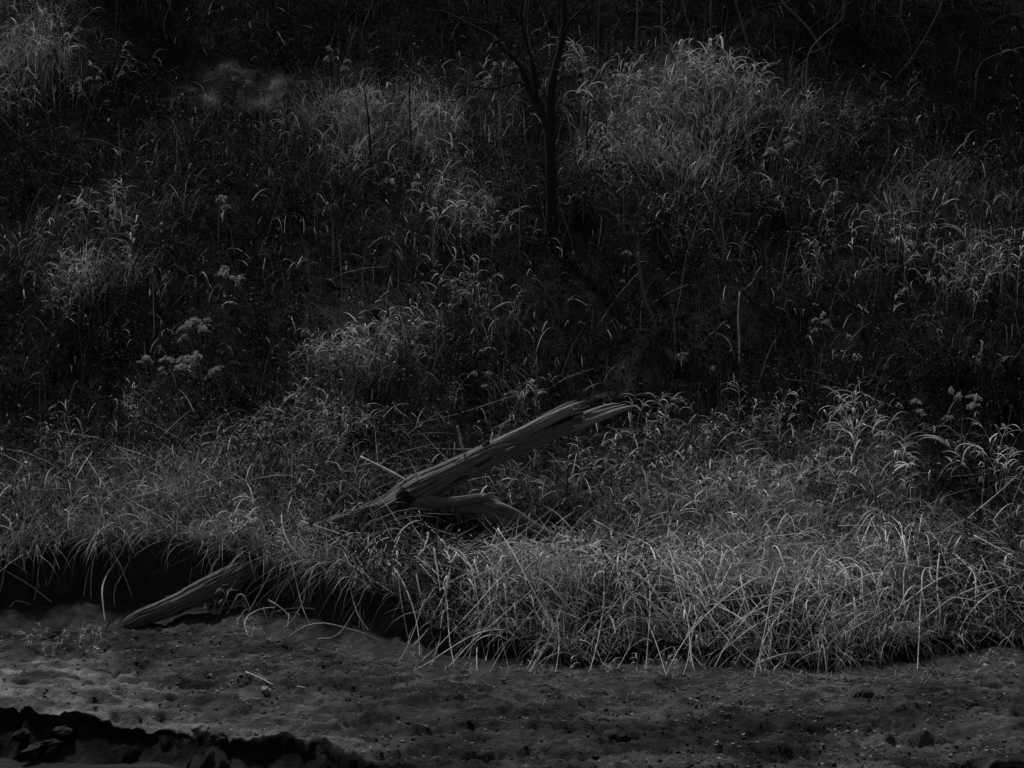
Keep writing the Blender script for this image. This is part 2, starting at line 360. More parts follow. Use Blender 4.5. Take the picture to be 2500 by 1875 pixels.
# ------------------------------------------------------------------ grass, herbs and litter that nobody could count
def scatter(n, y0=12.2, y1=27.0, fall=1.3, margin=1.5):
    y = y0 + (y1 - y0) * rng.random(n); x = (rng.random(n) * 2 - 1) * (1250 / FPX) * y * margin
    keep = rng.random(n) < np.minimum(1, (14.5 / y) ** fall) * y / y1
    x, y = x[keep], y[keep]
    k = y > foot_y(x) + .02
    x, y = x[k], y[k]
    return x, y, hill(x, y)
def cluster(x, y, f, s):   # lumps blades together into tussocks
    n = vnoise(x * f, y * f, s); return n
CLEAR = [(1170, 1325, .75, .55, .25), (1290, 1320, .45, .5, .35), (930, 1285, .30, .30, .6), (1330, 1345, .42, .55, .15), (400, 1470, .3, .3, .5)]
CLEAR = [(*G(a, b)[:2], c, d, e) for a, b, c, d, e in CLEAR]
def short_near(x, y):
    f = np.ones_like(x)
    for a, b, c, d, e in CLEAR: f = np.minimum(f, 1 - (1 - e) * np.exp(-(((x - a) / c) ** 2 + ((y - b) / d) ** 2) ** 2))
    return f
x, y, z = scatter(1200000)
g = grass_amount(x, y, z)
tuss = .45 + 1.1 * fbm(x * 4.5, y * 4.5, 81, 2)
k = rng.random(len(x)) < np.clip((g - .6) / 7.4, 0, 1) ** 1.9 * tuss * .75
k &= rng.random(len(x)) > 2.2 * pale_amount(x, y) * (y > 19); x, y, z, g = x[k], y[k], z[k], g[k]
N = len(x); print("fine blades", N)
low = y < 17.5
L = np.where(low, .14 + .22 * rng.random(N), .25 + .40 * rng.random(N)) * (.7 + .6 * vnoise(x * 1.4, y * 1.4, 82))
az = 2 * np.pi * vnoise(x * .9, y * .9, 83) * 1.5 + rng.normal(0, 1.1, N)
edge = (y - foot_y(x)) < .35
az = np.where(edge, -np.pi / 2 + rng.normal(0, 1.3, N), az); L = np.where(edge, L * rng.uniform(.6, 1.5, N), L)
sh = (.07 + .55 * rng.random(N) ** 1.6) * (.45 + 1.0 * vnoise(x * 2.3, y * 2.3, 84)) * np.clip(.45 + g / 9, .5, 1.2); L = L * short_near(x, y)
w = (.003 + .005 * rng.random(N)) * np.where(y > 18, 1.35, 1)
V, F, S = ribbons(np.stack([x, y, z - .02], 1), az, np.abs(rng.normal(.25, .3, N)), rng.uniform(.3, 2.3, N), L, w, 3, sh, curl=rng.normal(0, .7, N), roll=rng.normal(0, .8, N))
tag(obj("dry_grass", mesh_from("dry_grass", V, F, M_grass, shade=S)), "fine dry grass matted over the bank and in patches up the slope", "grass", kind="stuff")

x, y, z = scatter(360000)
g = grass_amount(x, y, z); k = rng.random(len(x)) < (.012 + np.clip(g / 9, 0, 1) ** 1.8 * .24) * (.2 + 1.6 * vnoise(x * 3, y * 3, 91)); k &= rng.random(len(x)) > 2.2 * pale_amount(x, y) * (y > 19)
x, y, z = x[k], y[k], z[k]; N = len(x); print("broad blades", N)
up = rng.random(N) * .35 * np.where(y < 17.5, .6, 1.1) * short_near(x, y)
L = .14 + .26 * rng.random(N)
sh = .14 + .6 * rng.random(N) ** 1.8
V, F, S = ribbons(np.stack([x, y, z + up], 1), rng.uniform(0, 6.28, N), rng.uniform(.2, 1.0, N), rng.uniform(.8, 2.4, N), L, .007 + .011 * rng.random(N), 5, sh, curl=rng.normal(0, .6, N), roll=rng.normal(0, .4, N))
tag(obj("leafy_grass", mesh_from("leafy_grass", V, F, M_grass, shade=S)), "broad curling grass blades scattered through the dry grass", "grass", kind="stuff")

# dense feathery growth low on the bank
x, y, z = scatter(500000, 12.3, 18.5, .3); g = grass_amount(x, y, z)
k = rng.random(len(x)) < np.clip((g - 1.8) / 6, 0, 1) ** 1.3 * (.35 + .9 * fbm(x * 5, y * 5, 86, 2)) * np.where(x < -.6, .75, .5); x, y, z, g = x[k], y[k], z[k], g[k]; N = len(x); print("feather", N)
V, F, S = ribbons(np.stack([x, y, z + rng.uniform(0, .16, N) * short_near(x, y)], 1), rng.uniform(0, 6.28, N), np.abs(rng.normal(.7, .6, N)), rng.uniform(-.2, 1.6, N), rng.uniform(.06, .24, N) * short_near(x, y), rng.uniform(.002, .0055, N), 2, (.09 + .5 * rng.random(N) ** 1.6) * (.6 + .6 * vnoise(x * 2.1, y * 2.1, 87)), roll=rng.normal(0, 1, N))
tag(obj("feathery_grass", mesh_from("feathery_grass", V, F, M_grass, shade=S)), "dense feathery dead grass matted low over the bank", "grass", kind="stuff")

# grass hanging over the bank edge
N = 19000; x = rng.uniform(-6.6, 6.6, N); dens = sstep(.25, .75, fbm(x * 2.6, 0 * x, 95, 3)) * np.where(x > -.8, .3, .8) + .05; k = rng.random(N) < dens; x = x[k]; N = len(x)
y = foot_y(x) + .02 + .22 * rng.random(N); z = hill(x, y)
V, F, S = ribbons(np.stack([x, y, z], 1), -np.pi / 2 + rng.normal(0, .7, N) + 2.6 * (vnoise(x * 1.9, 0 * x, 96) - .5), rng.uniform(.2, 1.4, N), rng.uniform(.7, 2.1, N), (.08 + .6 * rng.random(N) ** 1.7) * np.where(x > -.8, .95, 1.15), .003 + .006 * rng.random(N), 5, (.05 + .40 * rng.random(N) ** 1.5), curl=rng.normal(0, .5, N), pw=.9)
tag(obj("hanging_grass", mesh_from("hanging_grass", V, F, M_grass, shade=S)), "dry grass hanging over the undercut edge of the bank", "grass", kind="stuff")

# dark low herbs
def herb_cloud(nplants, per, y0, y1, hmin, hmax, lo, hi, size, bias, fall=1.0, margin=1.5):
    x, y, z = scatter(nplants, y0, y1, fall, margin)
    g = grass_amount(x, y, z); k = rng.random(len(x)) < np.clip(bias - g / 9, .12, 1)
    pa = pale_amount(x, y); k &= rng.random(len(x)) > pa * 2.2
    x, y, z = x[k], y[k], z[k]
    n = len(x); gg = grass_amount(x, y, z); h = rng.uniform(hmin, hmax, n) * (.5 + .9 * vnoise(x * 1.2, y * 1.2, 48)) * short_near(x, y) * np.where(y < 15.5, .55, 1)
    t = rng.random((n, per)); lean = rng.normal(0, .25, (n, 2))
    P = np.stack([x[:, None] + lean[:, :1] * h[:, None] * t + rng.normal(0, .05, (n, per)), y[:, None] + lean[:, 1:] * h[:, None] * t + rng.normal(0, .05, (n, per)), z[:, None] + h[:, None] * t], -1).reshape(-1, 3)
    tint = np.repeat(np.clip(.22 + .28 * gg, .2, 1.4), per) * np.repeat(lo + (hi - lo) * rng.random(n) * (.4 + 1.4 * vnoise(x * 1.5, y * 1.5, 47)), per) * rng.uniform(.5, 1.5, n * per) * np.where(rng.random(n * per) < .10, rng.uniform(3, 9, n * per), 1)  # tint darkened for shaded gaps where grass is sparse; some leaves paled as lit
    sz = rng.uniform(size[0], size[1], n * per)
    stems = ribbons(np.stack([x, y, z], 1), np.arctan2(lean[:, 1], lean[:, 0]), np.hypot(lean[:, 0], lean[:, 1]), np.zeros(n) + .1, h * 1.05, np.full(n, .005), 2, np.full(n, .05))
    return merge([leaves(P, sz, tint, .38), stems])
V, F, S = herb_cloud(43000, 16, 12.8, 26.5, .10, .85, .008, .04, (.02, .06), .95, .7)
print("herb leaves", len(F))
tag(obj("low_weeds", mesh_from("low_weeds", V, F, M_leaf, shade=S)), "dark small leaved weeds covering the slope between the grass", "weeds", kind="stuff")
V, F, S = herb_cloud(2500, 26, 25.5, 33, .5, 2.6, .02, .06, (.04, .09), 1.2, .4)
print("under leaves", len(F))
tag(obj("undergrowth", mesh_from("undergrowth", V, F, M_leaf, shade=S)), "black leafy undergrowth along the edge of the wood", "undergrowth", kind="stuff")

# thin twigs and dead stems standing through the weeds
x, y, z = scatter(20000, 13.5, 28, .8); N = len(x)
k = rng.random(N) < .55; x, y, z = x[k], y[k], z[k]; N = len(x)
V, F, S = ribbons(np.stack([x, y, z], 1), rng.uniform(0, 6.28, N), np.abs(rng.normal(.15, .35, N)), rng.normal(.3, .5, N), rng.uniform(.3, 1.1, N) * np.where(y < 17, .6, 1), rng.uniform(.004, .010, N), 4, .015 + .22 * rng.random(N) ** 2.2 , curl=rng.normal(0, .6, N))
tag(obj("dead_stems", mesh_from("dead_stems", V, F, M_grass, shade=S)), "thin dead stems standing up through the weeds", "stems", kind="stuff")

# litter: fallen leaves and bits of straw on the mud and soil
N = 26000; x = rng.uniform(-4.6, 4.6, N); y = rng.uniform(9.6, 14.8, N)
d = sstep(-3.2, -.2, x + .5 * (y - 12)) * .9 + .15; d *= .15 + 2.0 * sstep(.4, .7, fbm(x * 1.3, y * 4, 97))
k = (y > lip_y(x) + .05) & (y < foot_y(x) + .1) & (rng.random(N) < d); x, y = x[k], y[k]; z = mud(x, y) + .008; N = len(x)
V1 = leaves(np.stack([x, y, z], 1), .010 + .035 * rng.random(N) ** 1.6, .02 + .17 * rng.random(N) ** 2.5 + .05 * pale_amount(x, y), .6, flat=.85)
N = 6000; x = rng.uniform(-4.6, 4.6, N); y = foot_y(x) - np.abs(rng.normal(0, .45, N)); k = y > lip_y(x) + .1; x, y = x[k], y[k]; N = len(x)
V2 = ribbons(np.stack([x, y, mud(x, y) + .012], 1), rng.uniform(0, 6.28, N), np.full(N, 1.45), rng.normal(.05, .1, N), rng.uniform(.05, .28, N), rng.uniform(.002, .005, N), 2, rng.uniform(.06, .3, N))
V, F, S = merge([V1, V2])
tag(obj("leaf_litter", mesh_from("leaf_litter", V, F, M_leaf, shade=S)), "fallen leaves and bits of straw strewn over the mud", "litter", kind="stuff")
x, y, z = scatter(16000, 15, 27, .6); N = len(x)
V, F, S = leaves(np.stack([x, y, z + .01], 1), rng.uniform(.02, .06, N), .02 + .11 * rng.random(N) ** 3, .7, flat=.4)
tag(obj("slope_litter", mesh_from("slope_litter", V, F, M_leaf, shade=S)), "old leaves lying on the soil of the slope", "litter", kind="stuff")

# ------------------------------------------------------------------ the fallen log
LOGY = lambda px: np.interp(px, [300, 520, 760, 1000, 1200, 1560], [14.15, 14.4, 14.85, 15.1, 15.25, 15.45])
def lp(lst, dy=0.0): return [W(a, b, LOGY(a) + dy) for a, b, r in lst], [r for a, b, r in lst]
log = empty("fallen_log", W(1000, 1229, 15.1), "long weathered fallen trunk split at its raised end and propped on a broken side branch", "log")
def logpart(name, lst, m, dy=0.0, **k):
    P, R = lp(lst, dy); me = tube_mesh(name, np.array(P) - np.array(log.location), R, m, **k); return obj(name, me, log)
logpart("trunk", [(306, 1528, .050), (322, 1519, .068), (350, 1506, .080), (400, 1488, .092), (450, 1466, .092), (510, 1435, .102), (590, 1395, .108), (680, 1350, .11), (760, 1314, .112), (813, 1292, .115),
                  (870, 1273, .12), (925, 1252, .128), (975, 1225, .14), (1020, 1198, .144), (1060, 1177, .136), (1110, 1152, .128), (1150, 1133, .125), (1190, 1112, .121), (1235, 1093, .112), (1281, 1081, .096),
                  (1326, 1065, .079), (1371, 1050, .070), (1416, 1034, .067), (1440, 1025, .055), (1464, 1017, .032)], M_wood, nseg=150, rough=.075, lumps=.10, seed=3, sub=18, fine=(1.6, 75), cracks=22)
logpart("split_prong", [(1150, 1114, .04), (1190, 1098, .05), (1236, 1074, .056), (1281, 1054, .056), (1326, 1031, .055), (1375, 1008, .050), (1405, 994, .044), (1416, 989, .034)], M_raw, dy=-.03, nseg=90, rough=.07, lumps=.10, seed=5, sub=14, fine=(1.4, 60), cracks=10)
logpart("splinter", [(1290, 1036, .006), (1330, 1014, .013), (1380, 988, .013), (1410, 976, .004)], M_raw, dy=.02, nseg=8, rough=.1, sub=4, seed=6)
for q, (lst, fl) in enumerate([([(1425, 1012, .03), (1455, 1003, .035), (1490, 990, .022), (1512, 985, .004)], .35), ([(1430, 1020, .03), (1460, 1010, .032), (1495, 998, .02), (1530, 986, .005)], .35),
                 ([(1420, 1034, .04), (1460, 1022, .04), (1505, 1005, .03), (1540, 994, .018), (1556, 991, .003)], .4), ([(1400, 1044, .02), (1440, 1032, .018), (1485, 1016, .004)], .5)]):
    logpart("splinter", lst, M_raw, dy=-.02 - .03 * q, nseg=14, rough=.12, sub=8, seed=8 + q)
logpart("gap_shade_fill", [(1230, 1086, .02), (1270, 1070, .03), (1326, 1048, .032), (1375, 1029, .032), (1410, 1013, .028), (1424, 1006, .01)], M_rot_and_shade, dy=.0, nseg=16, rough=.2, sub=8, seed=33)  # added dark filler standing for the shade in the split between prongs
logpart("knot", [(1186, 1100, .05), (1188, 1088, .045), (1190, 1079, .028), (1191, 1075, .01)], M_rot_and_shade, dy=-.04, nseg=16, rough=.15, lumps=.15, sub=5, seed=13)
# torn collar where the lower trunk meets the raised part
logpart("broken_stub", [(1000, 1205, .10), (985, 1222, .095), (972, 1240, .085), (962, 1256, .06), (958, 1262, .045)], M_rot_and_shade, dy=-.07, nseg=30, rough=.12, lumps=.12, sub=8, seed=14)
BR = [(1000, 1225, .10), (1040, 1229, .078), (1080, 1229, .058), (1130, 1224, .050), (1170, 1218, .048), (1195, 1222, .044), (1225, 1236, .038), (1264, 1255, .034), (1305, 1281, .031), (1345, 1306, .032), (1376, 1322, .018)]
BDY = lambda px: np.interp(px, [1000, 1100, 1376], [-.06, -.2, -.85])
def brpts(lst, extra=0.0): return np.array([W(a, b, LOGY(a) + BDY(a) + extra) for a, b, r in lst]) - np.array(log.location), [r for a, b, r in lst]
P, Rr = brpts(BR); br = obj("side_branch", tube_mesh("side_branch", P, Rr, M_wood, nseg=90, rough=.09, lumps=.18, seed=15, sub=14, fine=(1.6, 60), cracks=14, flat=.8), log)
for q, lst in enumerate([[(1110, 1244, .03), (1173, 1247, .034), (1215, 1262, .032), (1260, 1282, .028), (1305, 1300, .02), (1335, 1314, .008)], [(1120, 1236, .03), (1180, 1237, .028), (1230, 1254, .022), (1280, 1276, .012), (1300, 1286, .004)],
                         [(1180, 1258, .008), (1215, 1272, .012), (1250, 1290, .006)]]):
    obj("strand", tube_mesh("strand", brpts(lst, .02)[0], brpts(lst)[1], M_wood, nseg=14, rough=.16, lumps=.1, seed=20 + q, sub=8), br)
# splinters torn up at the elbow of the side branch and along the raised end
for q, lst in enumerate([[(1150, 1222, .012), (1185, 1212, .018), (1208, 1214, .010), (1228, 1222, .002)], [(1165, 1217, .010), (1195, 1206, .012), (1215, 1205, .002)], [(1180, 1230, .016), (1225, 1234, .020), (1262, 1248, .012), (1290, 1262, .002)]]):
    P, Rr = brpts(lst, -.03); obj("splinter", tube_mesh("splinter", P, Rr, M_raw, nseg=10, rough=.2, sub=6, seed=50 + q, flat=.45), br)
for q, lst in enumerate([[(1390, 1054, .012), (1425, 1042, .012), (1462, 1026, .002)], [(1400, 1022, .012), (1436, 1008, .012), (1478, 990, .002)], [(1400, 990, .010), (1420, 982, .008), (1432, 979, .001)], [(1400, 1000, .014), (1424, 996, .010), (1440, 990, .001)], [(1552, 992, .006), (1560, 1000, .004), (1567, 1012, .002)]]):
    logpart("splinter", lst, M_raw, dy=-.05 - .02 * q, nseg=8, rough=.2, sub=5, seed=60 + q)
# scraps of bark and a healed scar
for q, (a_, b_, r_) in enumerate([(1075, 1190, .022), (1180, 1130, .018), (1240, 1100, .02), (1120, 1172, .016), (1035, 1215, .02)]):
    logpart("bark_scrap", [(a_ - 22, b_ + 11, .003), (a_ - 8, b_ + 4, r_), (a_ + 8, b_ - 5, r_ * .8), (a_ + 24, b_ - 13, .003)], M_bark if q % 2 else M_wood, dy=-.125, nseg=10, rough=.3, lumps=.3, sub=4, seed=70 + q, flat=.5)
# torn straps of bark on the low trunk
for q, lst in enumerate([[(800, 1270, .006), (835, 1262, .012), (870, 1246, .014), (910, 1236, .008)], [(715, 1305, .006), (760, 1284, .012), (800, 1274, .010), (830, 1264, .006)]]):
    logpart("bark_strip", lst, M_raw, dy=-.10, nseg=8, rough=.2, sub=6, seed=30 + q)

# a dark rotten log lying behind it on the slope
a, b, c, d = G(1150, 1040), G(1330, 1000), G(1500, 968), G(1720, 930)
P = np.array([a, b, c, d]); P[:, 2] += .08; P[:, 1] = np.interp(range(4), [0, 3], [P[0, 1], P[3, 1]]); P[:, 2] = hill(P[:, 0], P[:, 1]) + np.array([-.14, -.05, -.03, -.14])
o = obj("rotten_log", tube_mesh("rotten_log", P - P[1], [.08, .12, .12, .09], M_rot_and_shade, nseg=32, rough=.1, lumps=.15, sub=20, seed=41), loc=P[1])
tag(o, "dark rotten log half hidden in weeds behind the raised end of the pale trunk", "log")

# ------------------------------------------------------------------ trees
def tree_pts(lst, y, dy=0.0):
    n = len(lst); return np.array([W(a, b, y + dy * i / max(1, n - 1)) for i, (a, b, r) in enumerate(lst)]), [r * y / FPX for a, b, r in lst]
base = G(1344, 590); ty = base[1]
ft = empty("forked_tree", base, "slender dark tree forking into several stems in the middle of the slope", "tree")
def tpart(name, lst, dy=0.0, parent=ft, nseg=12, root=ft, sub=5):
    P, R = tree_pts(lst, ty, dy); return obj(name, tube_mesh(name, P - np.array(root.location), R, M_bark, nseg=nseg, rough=.1, lumps=.08, sub=sub, seed=len(lst) + int(lst[0][1])), parent)
tpart("trunk", [(1341, 640, 18), (1343, 583, 16), (1346, 510, 13.5), (1345, 449, 13), (1344, 380, 13.5), (1342, 318, 15), (1343, 290, 13), (1345, 224, 11), (1355, 168, 9), (1370, 105, 8), (1377, 56, 7.5), (1377, 0, 7), (1382, -120, 6), (1376, -260, 5), (1390, -420, 2.5)], nseg=16)
tpart("branch", [(1342, 325, 9), (1330, 290, 11), (1312, 247, 12), (1291, 213, 9.5), (1274, 168, 8), (1252, 138, 6.5), (1215, 101, 5), (1192, 56, 4.5), (1186, 0, 4), (1170, -130, 3), (1180, -280, 1.5)], .5)
tpart("branch", [(1309, 240, 6), (1305, 190, 6), (1300, 155, 5), (1284, 97, 4.5), (1272, 45, 4), (1276, 0, 3.5), (1262, -140, 2.5), (1270, -260, 1)], -.4)
tpart("branch", [(1314, 215, 3), (1302, 150, 3), (1293, 110, 3), (1290, 40, 2.5), (1300, -60, 1.5)], .8)
tpart("branch", [(1290, 214, 3.5), (1274, 204, 3), (1256, 202, 2.8), (1228, 210, 2.6), (1200, 217, 2.4), (1160, 213, 1.9), (1125, 211, 1.2), (1105, 206, .6)], -.5, nseg=8)
tpart("branch", [(1372, 92, 4), (1388, 60, 3), (1409, 34, 2.6), (1446, 4, 2.2), (1500, -40, 1.5), (1540, -100, .8)], -.6, nseg=8)
tpart("branch", [(1353, 214, 3), (1366, 196, 2.6), (1378, 186, 2.2), (1404, 188, 1.8), (1424, 180, 1.5), (1450, 170, .8)], -.4, nseg=8)
tpart("branch", [(1310, 190, 1.5), (1322, 172, 2), (1342, 168, 2), (1368, 174, 1.6), (1390, 190, 1)], -.8, nseg=6)
tpart("branch", [(1215, 101, 3), (1200, 84, 2.2), (1150, 60, 1.8), (1090, 30, 1.2), (1040, 22, .6)], .7, nseg=6)
tpart("branch", [(1272, 60, 2.4), (1250, 20, 2), (1222, -30, 1.4), (1215, -100, .8)], -.7, nseg=6)
def twigs_from(P, n, L, seed, gen=2):
    r = random.Random(seed); out = []
    for i in range(n):
        a = Vector(P[r.randrange(len(P))]); d = Vector((r.gauss(0, 1), r.gauss(0, .8), r.uniform(.1, 1.3))).normalized(); l = L * r.uniform(.4, 1.1); pts = [a]; 
        for k in range(4):
            d = (d + Vector((r.gauss(0, .18), r.gauss(0, .18), r.gauss(.02, .14)))).normalized(); pts.append(pts[-1] + d * l / 4)
        out.append(([tuple(p) for p in pts], [.008 * L, .006 * L, .005 * L, .0035 * L, .0015 * L]))
        if gen > 1:
            out += twigs_from([tuple(p) for p in pts[1:]], 3, L * .45, seed * 31 + i, gen - 1)
    return out
P, _ = tree_pts([(1377, 0, 1), (1382, -120, 1), (1376, -260, 1), (1390, -420, 1), (1186, 0, 1), (1170, -130, 1), (1180, -280, 1), (1276, 0, 1), (1262, -140, 1)], ty)
P2, _ = tree_pts([(1252, 138, 1), (1215, 101, 1), (1192, 56, 1), (1284, 97, 1), (1272, 45, 1), (1370, 105, 1), (1377, 56, 1), (1300, 155, 1)], ty)
tw = twigs_from(P - base, 26, 1.3, 5) + twigs_from(P2 - base, 34, .8, 9)
obj("crown_twigs", tubes_joined("crown_twigs", tw, M_bark, nseg=4, sub=1), ft)['kind'] = 'stuff'

def build_tree(base, h, r0, lean, label, bark=None, leafy=900, seed=1, crown_r=2.2, clear=.45, group="trees of the wood at the top of the slope", name="wood_tree", cat="tree", lsize=(.07, .14)):
    r = random.Random(seed); t = empty(name, base, label, cat, group); n = 8; pts = []; x = yv = 0
    for i in range(n + 1):
        f = i / n; pts.append((lean * h * f + x, yv, h * f - .15)); x += r.gauss(0, .02) * h * .3; yv += r.gauss(0, .02) * h * .3
    rr = [r0 * (1.25 if i == 0 else 1) * (1 - .8 * i / n) for i in range(n + 1)]
    obj("trunk", tube_mesh("trunk", pts, rr, bark or M_bark, nseg=10, rough=.08, lumps=.08, sub=3, seed=seed), t)
    src = [pts[i] for i in range(int(n * clear), n + 1)]
    tl = twigs_from(src, 9, crown_r * .95, seed + 3)
    obj("branches", tubes_joined("branches", tl, bark or M_bark, nseg=4, sub=1), t)['kind'] = 'stuff'
    if leafy:
        ends = np.array([p for pp, _ in tl for p in pp[2:]]); 
        ii = rng.integers(0, len(ends), leafy); Q = ends[ii] + rng.normal(0, .22, (leafy, 3)) * crown_r * .35
        V, F, S = leaves(Q, rng.uniform(lsize[0], lsize[1], leafy), rng.uniform(.02, .07, leafy), .6)
        obj("crown", mesh_from("crown", V, F, M_leaf, shade=S), t)['kind'] = 'stuff'
    return t
def at(px, yy): xx = (px - 1250) * yy / FPX; return np.array([xx, yy, float(hill(xx, yy))])
TREES = [(2075, 25.2, 9, .125, .0, "thick black trunk at the wood edge above the tangled grass strands"),
         (1690, 27.5, 8, .07, .01, "thin dark trunk behind the tall drooping grass crest"),
         (1905, 28.5, 9, .09, -.03, "dark trunk beside the pale bowed sapling at the wood edge"),
         (2290, 26.5, 8, .08, .02, "dark leaning trunk in the densest black thicket"),
         (2440, 28.0, 9, .10, -.02, "dark trunk at the far corner of the wood behind forked pale twigs"),
         (1010, 30.5, 9, .10, .02, "dark trunk behind the fluffy plant at the wood edge"),
         (820, 31.5, 8, .08, -.02, "narrow black trunk uphill of the bare soil knoll"),
         (640, 31.0, 9, .11, .03, "black leaning trunk just above the bare soil knoll"),
         (420, 30.5, 8, .09, .0, "upright black trunk between the pale bush and the soil knoll"),
         (255, 27.0, 8, .08, .04, "slanting dark trunk rising out of the pale bushy grass"),
         (60, 29.0, 9, .12, .0, "dark trunk behind the pale bushy grass"),
         (1480, 29.0, 9, .10, .01, "dark trunk between the forked tree and the two pale poles")]
for i, (px, yv, h, r0, ln, lab) in enumerate(TREES):
    build_tree(at(px, yv), h, r0, ln, lab, seed=100 + i, leafy=1700, crown_r=2.6, clear=.35)
for i in range(16):
    yv = random.uniform(31, 46); px = -500 + 3500 * (i + random.random() * .8) / 16
    build_tree(at(px, yv), random.uniform(9, 13), random.uniform(.12, .2), random.gauss(0, .03), "dark leafy tree deep in the wood behind the edge trunks", seed=200 + i, leafy=1500, crown_r=3.4, clear=.1, group="trees deep in the wood", lsize=(.14, .26))

# pale saplings and poles at the wood edge, given as their course up the picture
def course(name, lst, y, label, cat, m, group=None, dy=0.0, twig=0, nseg=7):
    if name == "black_stalk": lst = [(a, b, r * .62) for a, b, r in lst]
    P, R = tree_pts(lst, y, dy); o = empty(name, P[0], label, cat, group)
    obj("stem", tube_mesh("stem", P - P[0], R, m, nseg=nseg, rough=.06, sub=4, seed=int(lst[0][0])), o)
    if twig:
        obj("twigs", tubes_joined("twigs", twigs_from(list((P - P[0])[len(P) // 3:]), twig, .5, int(lst[0][0]), 1), m, nseg=4, sub=1), o)['kind'] = 'stuff'
    return o
def yat(px, py): return G(px, py)[1]
SAP = [([(1556, 190, 2.6), (1554, 120, 2.4), (1556, 60, 2.2), (1556, 0, 2), (1560, -150, 1.5)], "thin pale upright pole beside the crest of drooping grass", M_palebark, 0),
       ([(1621, 200, 3), (1618, 140, 2.6), (1616, 60, 2.4), (1615, 0, 2.2), (1610, -150, 1.6)], "taller pale upright pole next to the grass crest, farther from the forked tree", M_palebark, 0),
       ([(2022, 150, 3.6), (2000, 112, 3.8), (1975, 72, 3.6), (1945, 40, 3.2), (1912, 8, 3), (1870, -50, 2)], "pale bowed sapling leaning across the black wood", M_palebark, 3),
       ([(1962, 260, 2), (1968, 190, 2), (1975, 130, 2), (2005, 90, 1.6), (2038, 62, 1.2)], "thin forked grey sapling crossing the bowed one", M_twig, 3),
       ([(1700, 130, 2), (1690, 80, 2.4), (1672, 30, 2.2), (1666, -40, 2)], "thin crooked grey stem behind the grass crest", M_twig, 3),
       ([(1860, 210, 2), (1842, 150, 2), (1815, 70, 2), (1795, 0, 2), (1770, -60, 1)], "grey stem leaning back over the black gap", M_twig, 4),
       ([(2378, 265, 3), (2382, 225, 3), (2384, 180, 2.4)], "short pale snapped stub standing in the dark thicket", M_palebark, 0),
       ([(2380, 190, 1.5), (2400, 150, 1.8), (2450, 128, 1.8), (2510, 112, 1.5)], "pale forked twig reaching out over the thicket", M_palebark, 3),
       ([(2415, 60, 1.4), (2450, 40, 1.6), (2500, 30, 1.6)], "fine pale twig high in the dark thicket", M_palebark, 2),
       ([(2180, 200, 2), (2240, 120, 2), (2290, 30, 2), (2310, -30, 1.5)], "grey slanting stem in the leafy thicket", M_twig, 5),
       ([(62, 350, 2.4), (58, 300, 2.4), (50, 250, 2.4), (42, 195, 2), (30, 160, 1)], "bare grey stem below the pale bushy grass", M_twig, 2),
       ([(70, 348, 2), (30, 318, 2), (0, 285, 2), (-40, 250, 1)], "bare grey stem leaning out beside the upright one under the pale bush", M_twig, 1)]
for lst, lab, m, tw_ in SAP:
    yy_ = min(27.5, yat(lst[0][0], max(lst[0][1], 60))); course("bare_sapling", lst, yy_, lab, "sapling", m, "bare saplings", twig=tw_)
LM = [(60, "by the pale bushy grass"), (250, "by the slanting trunk"), (430, "between the bush and the knoll"), (600, "over the bare soil knoll"), (800, "over the bright grass band"), (1010, "behind the black stalks"), (1200, "behind the forked tree's outer stem"), (1400, "just past the forked tree"),
      (1580, "by the two pale poles"), (1740, "over the bright crest"), (1920, "by the pale bowed sapling"), (2080, "over the black column of weeds"), (2290, "in the black thicket"), (2440, "by the forked pale twigs")]
seen = {}
for i in range(34):
    px = random.uniform(-20, 2520); yv = random.uniform(24.5, 28.5); b = at(px, yv); h = random.uniform(1.4, 3.6)
    q = [(0, 0, -.05)]; dx = random.gauss(0, .35); m = random.choice([M_twig, M_twig, M_palebark, M_bark])
    lab = "%s %s brush stem %s %s" % ("tall" if h > 2.3 else "short" if h < 1.7 else "middling", {M_twig: "grey", M_palebark: "pale", M_bark: "black"}[m], "leaning hard" if abs(dx) > .4 else "leaning slightly" if abs(dx) > .15 else "standing straight", min(LM, key=lambda l: abs(l[0] - px))[1])
    if lab in seen: continue
    seen[lab] = 1
    t = empty("brush_stem", b, lab, "brush", "thin bare brush stems at the wood edge")
    for k in range(1, 6): q.append((dx * h * (k / 5) ** 1.5 + random.gauss(0, .05), random.gauss(0, .05), h * k / 5))
    obj("stem", tube_mesh("stem", q, [.014, .012, .011, .009, .007, .003], m, nseg=5, sub=2), t)
    obj("twigs", tubes_joined("twigs", twigs_from(q[2:], 6, .7, 700 + i, 1), m, nseg=4, sub=1), t)['kind'] = 'stuff'
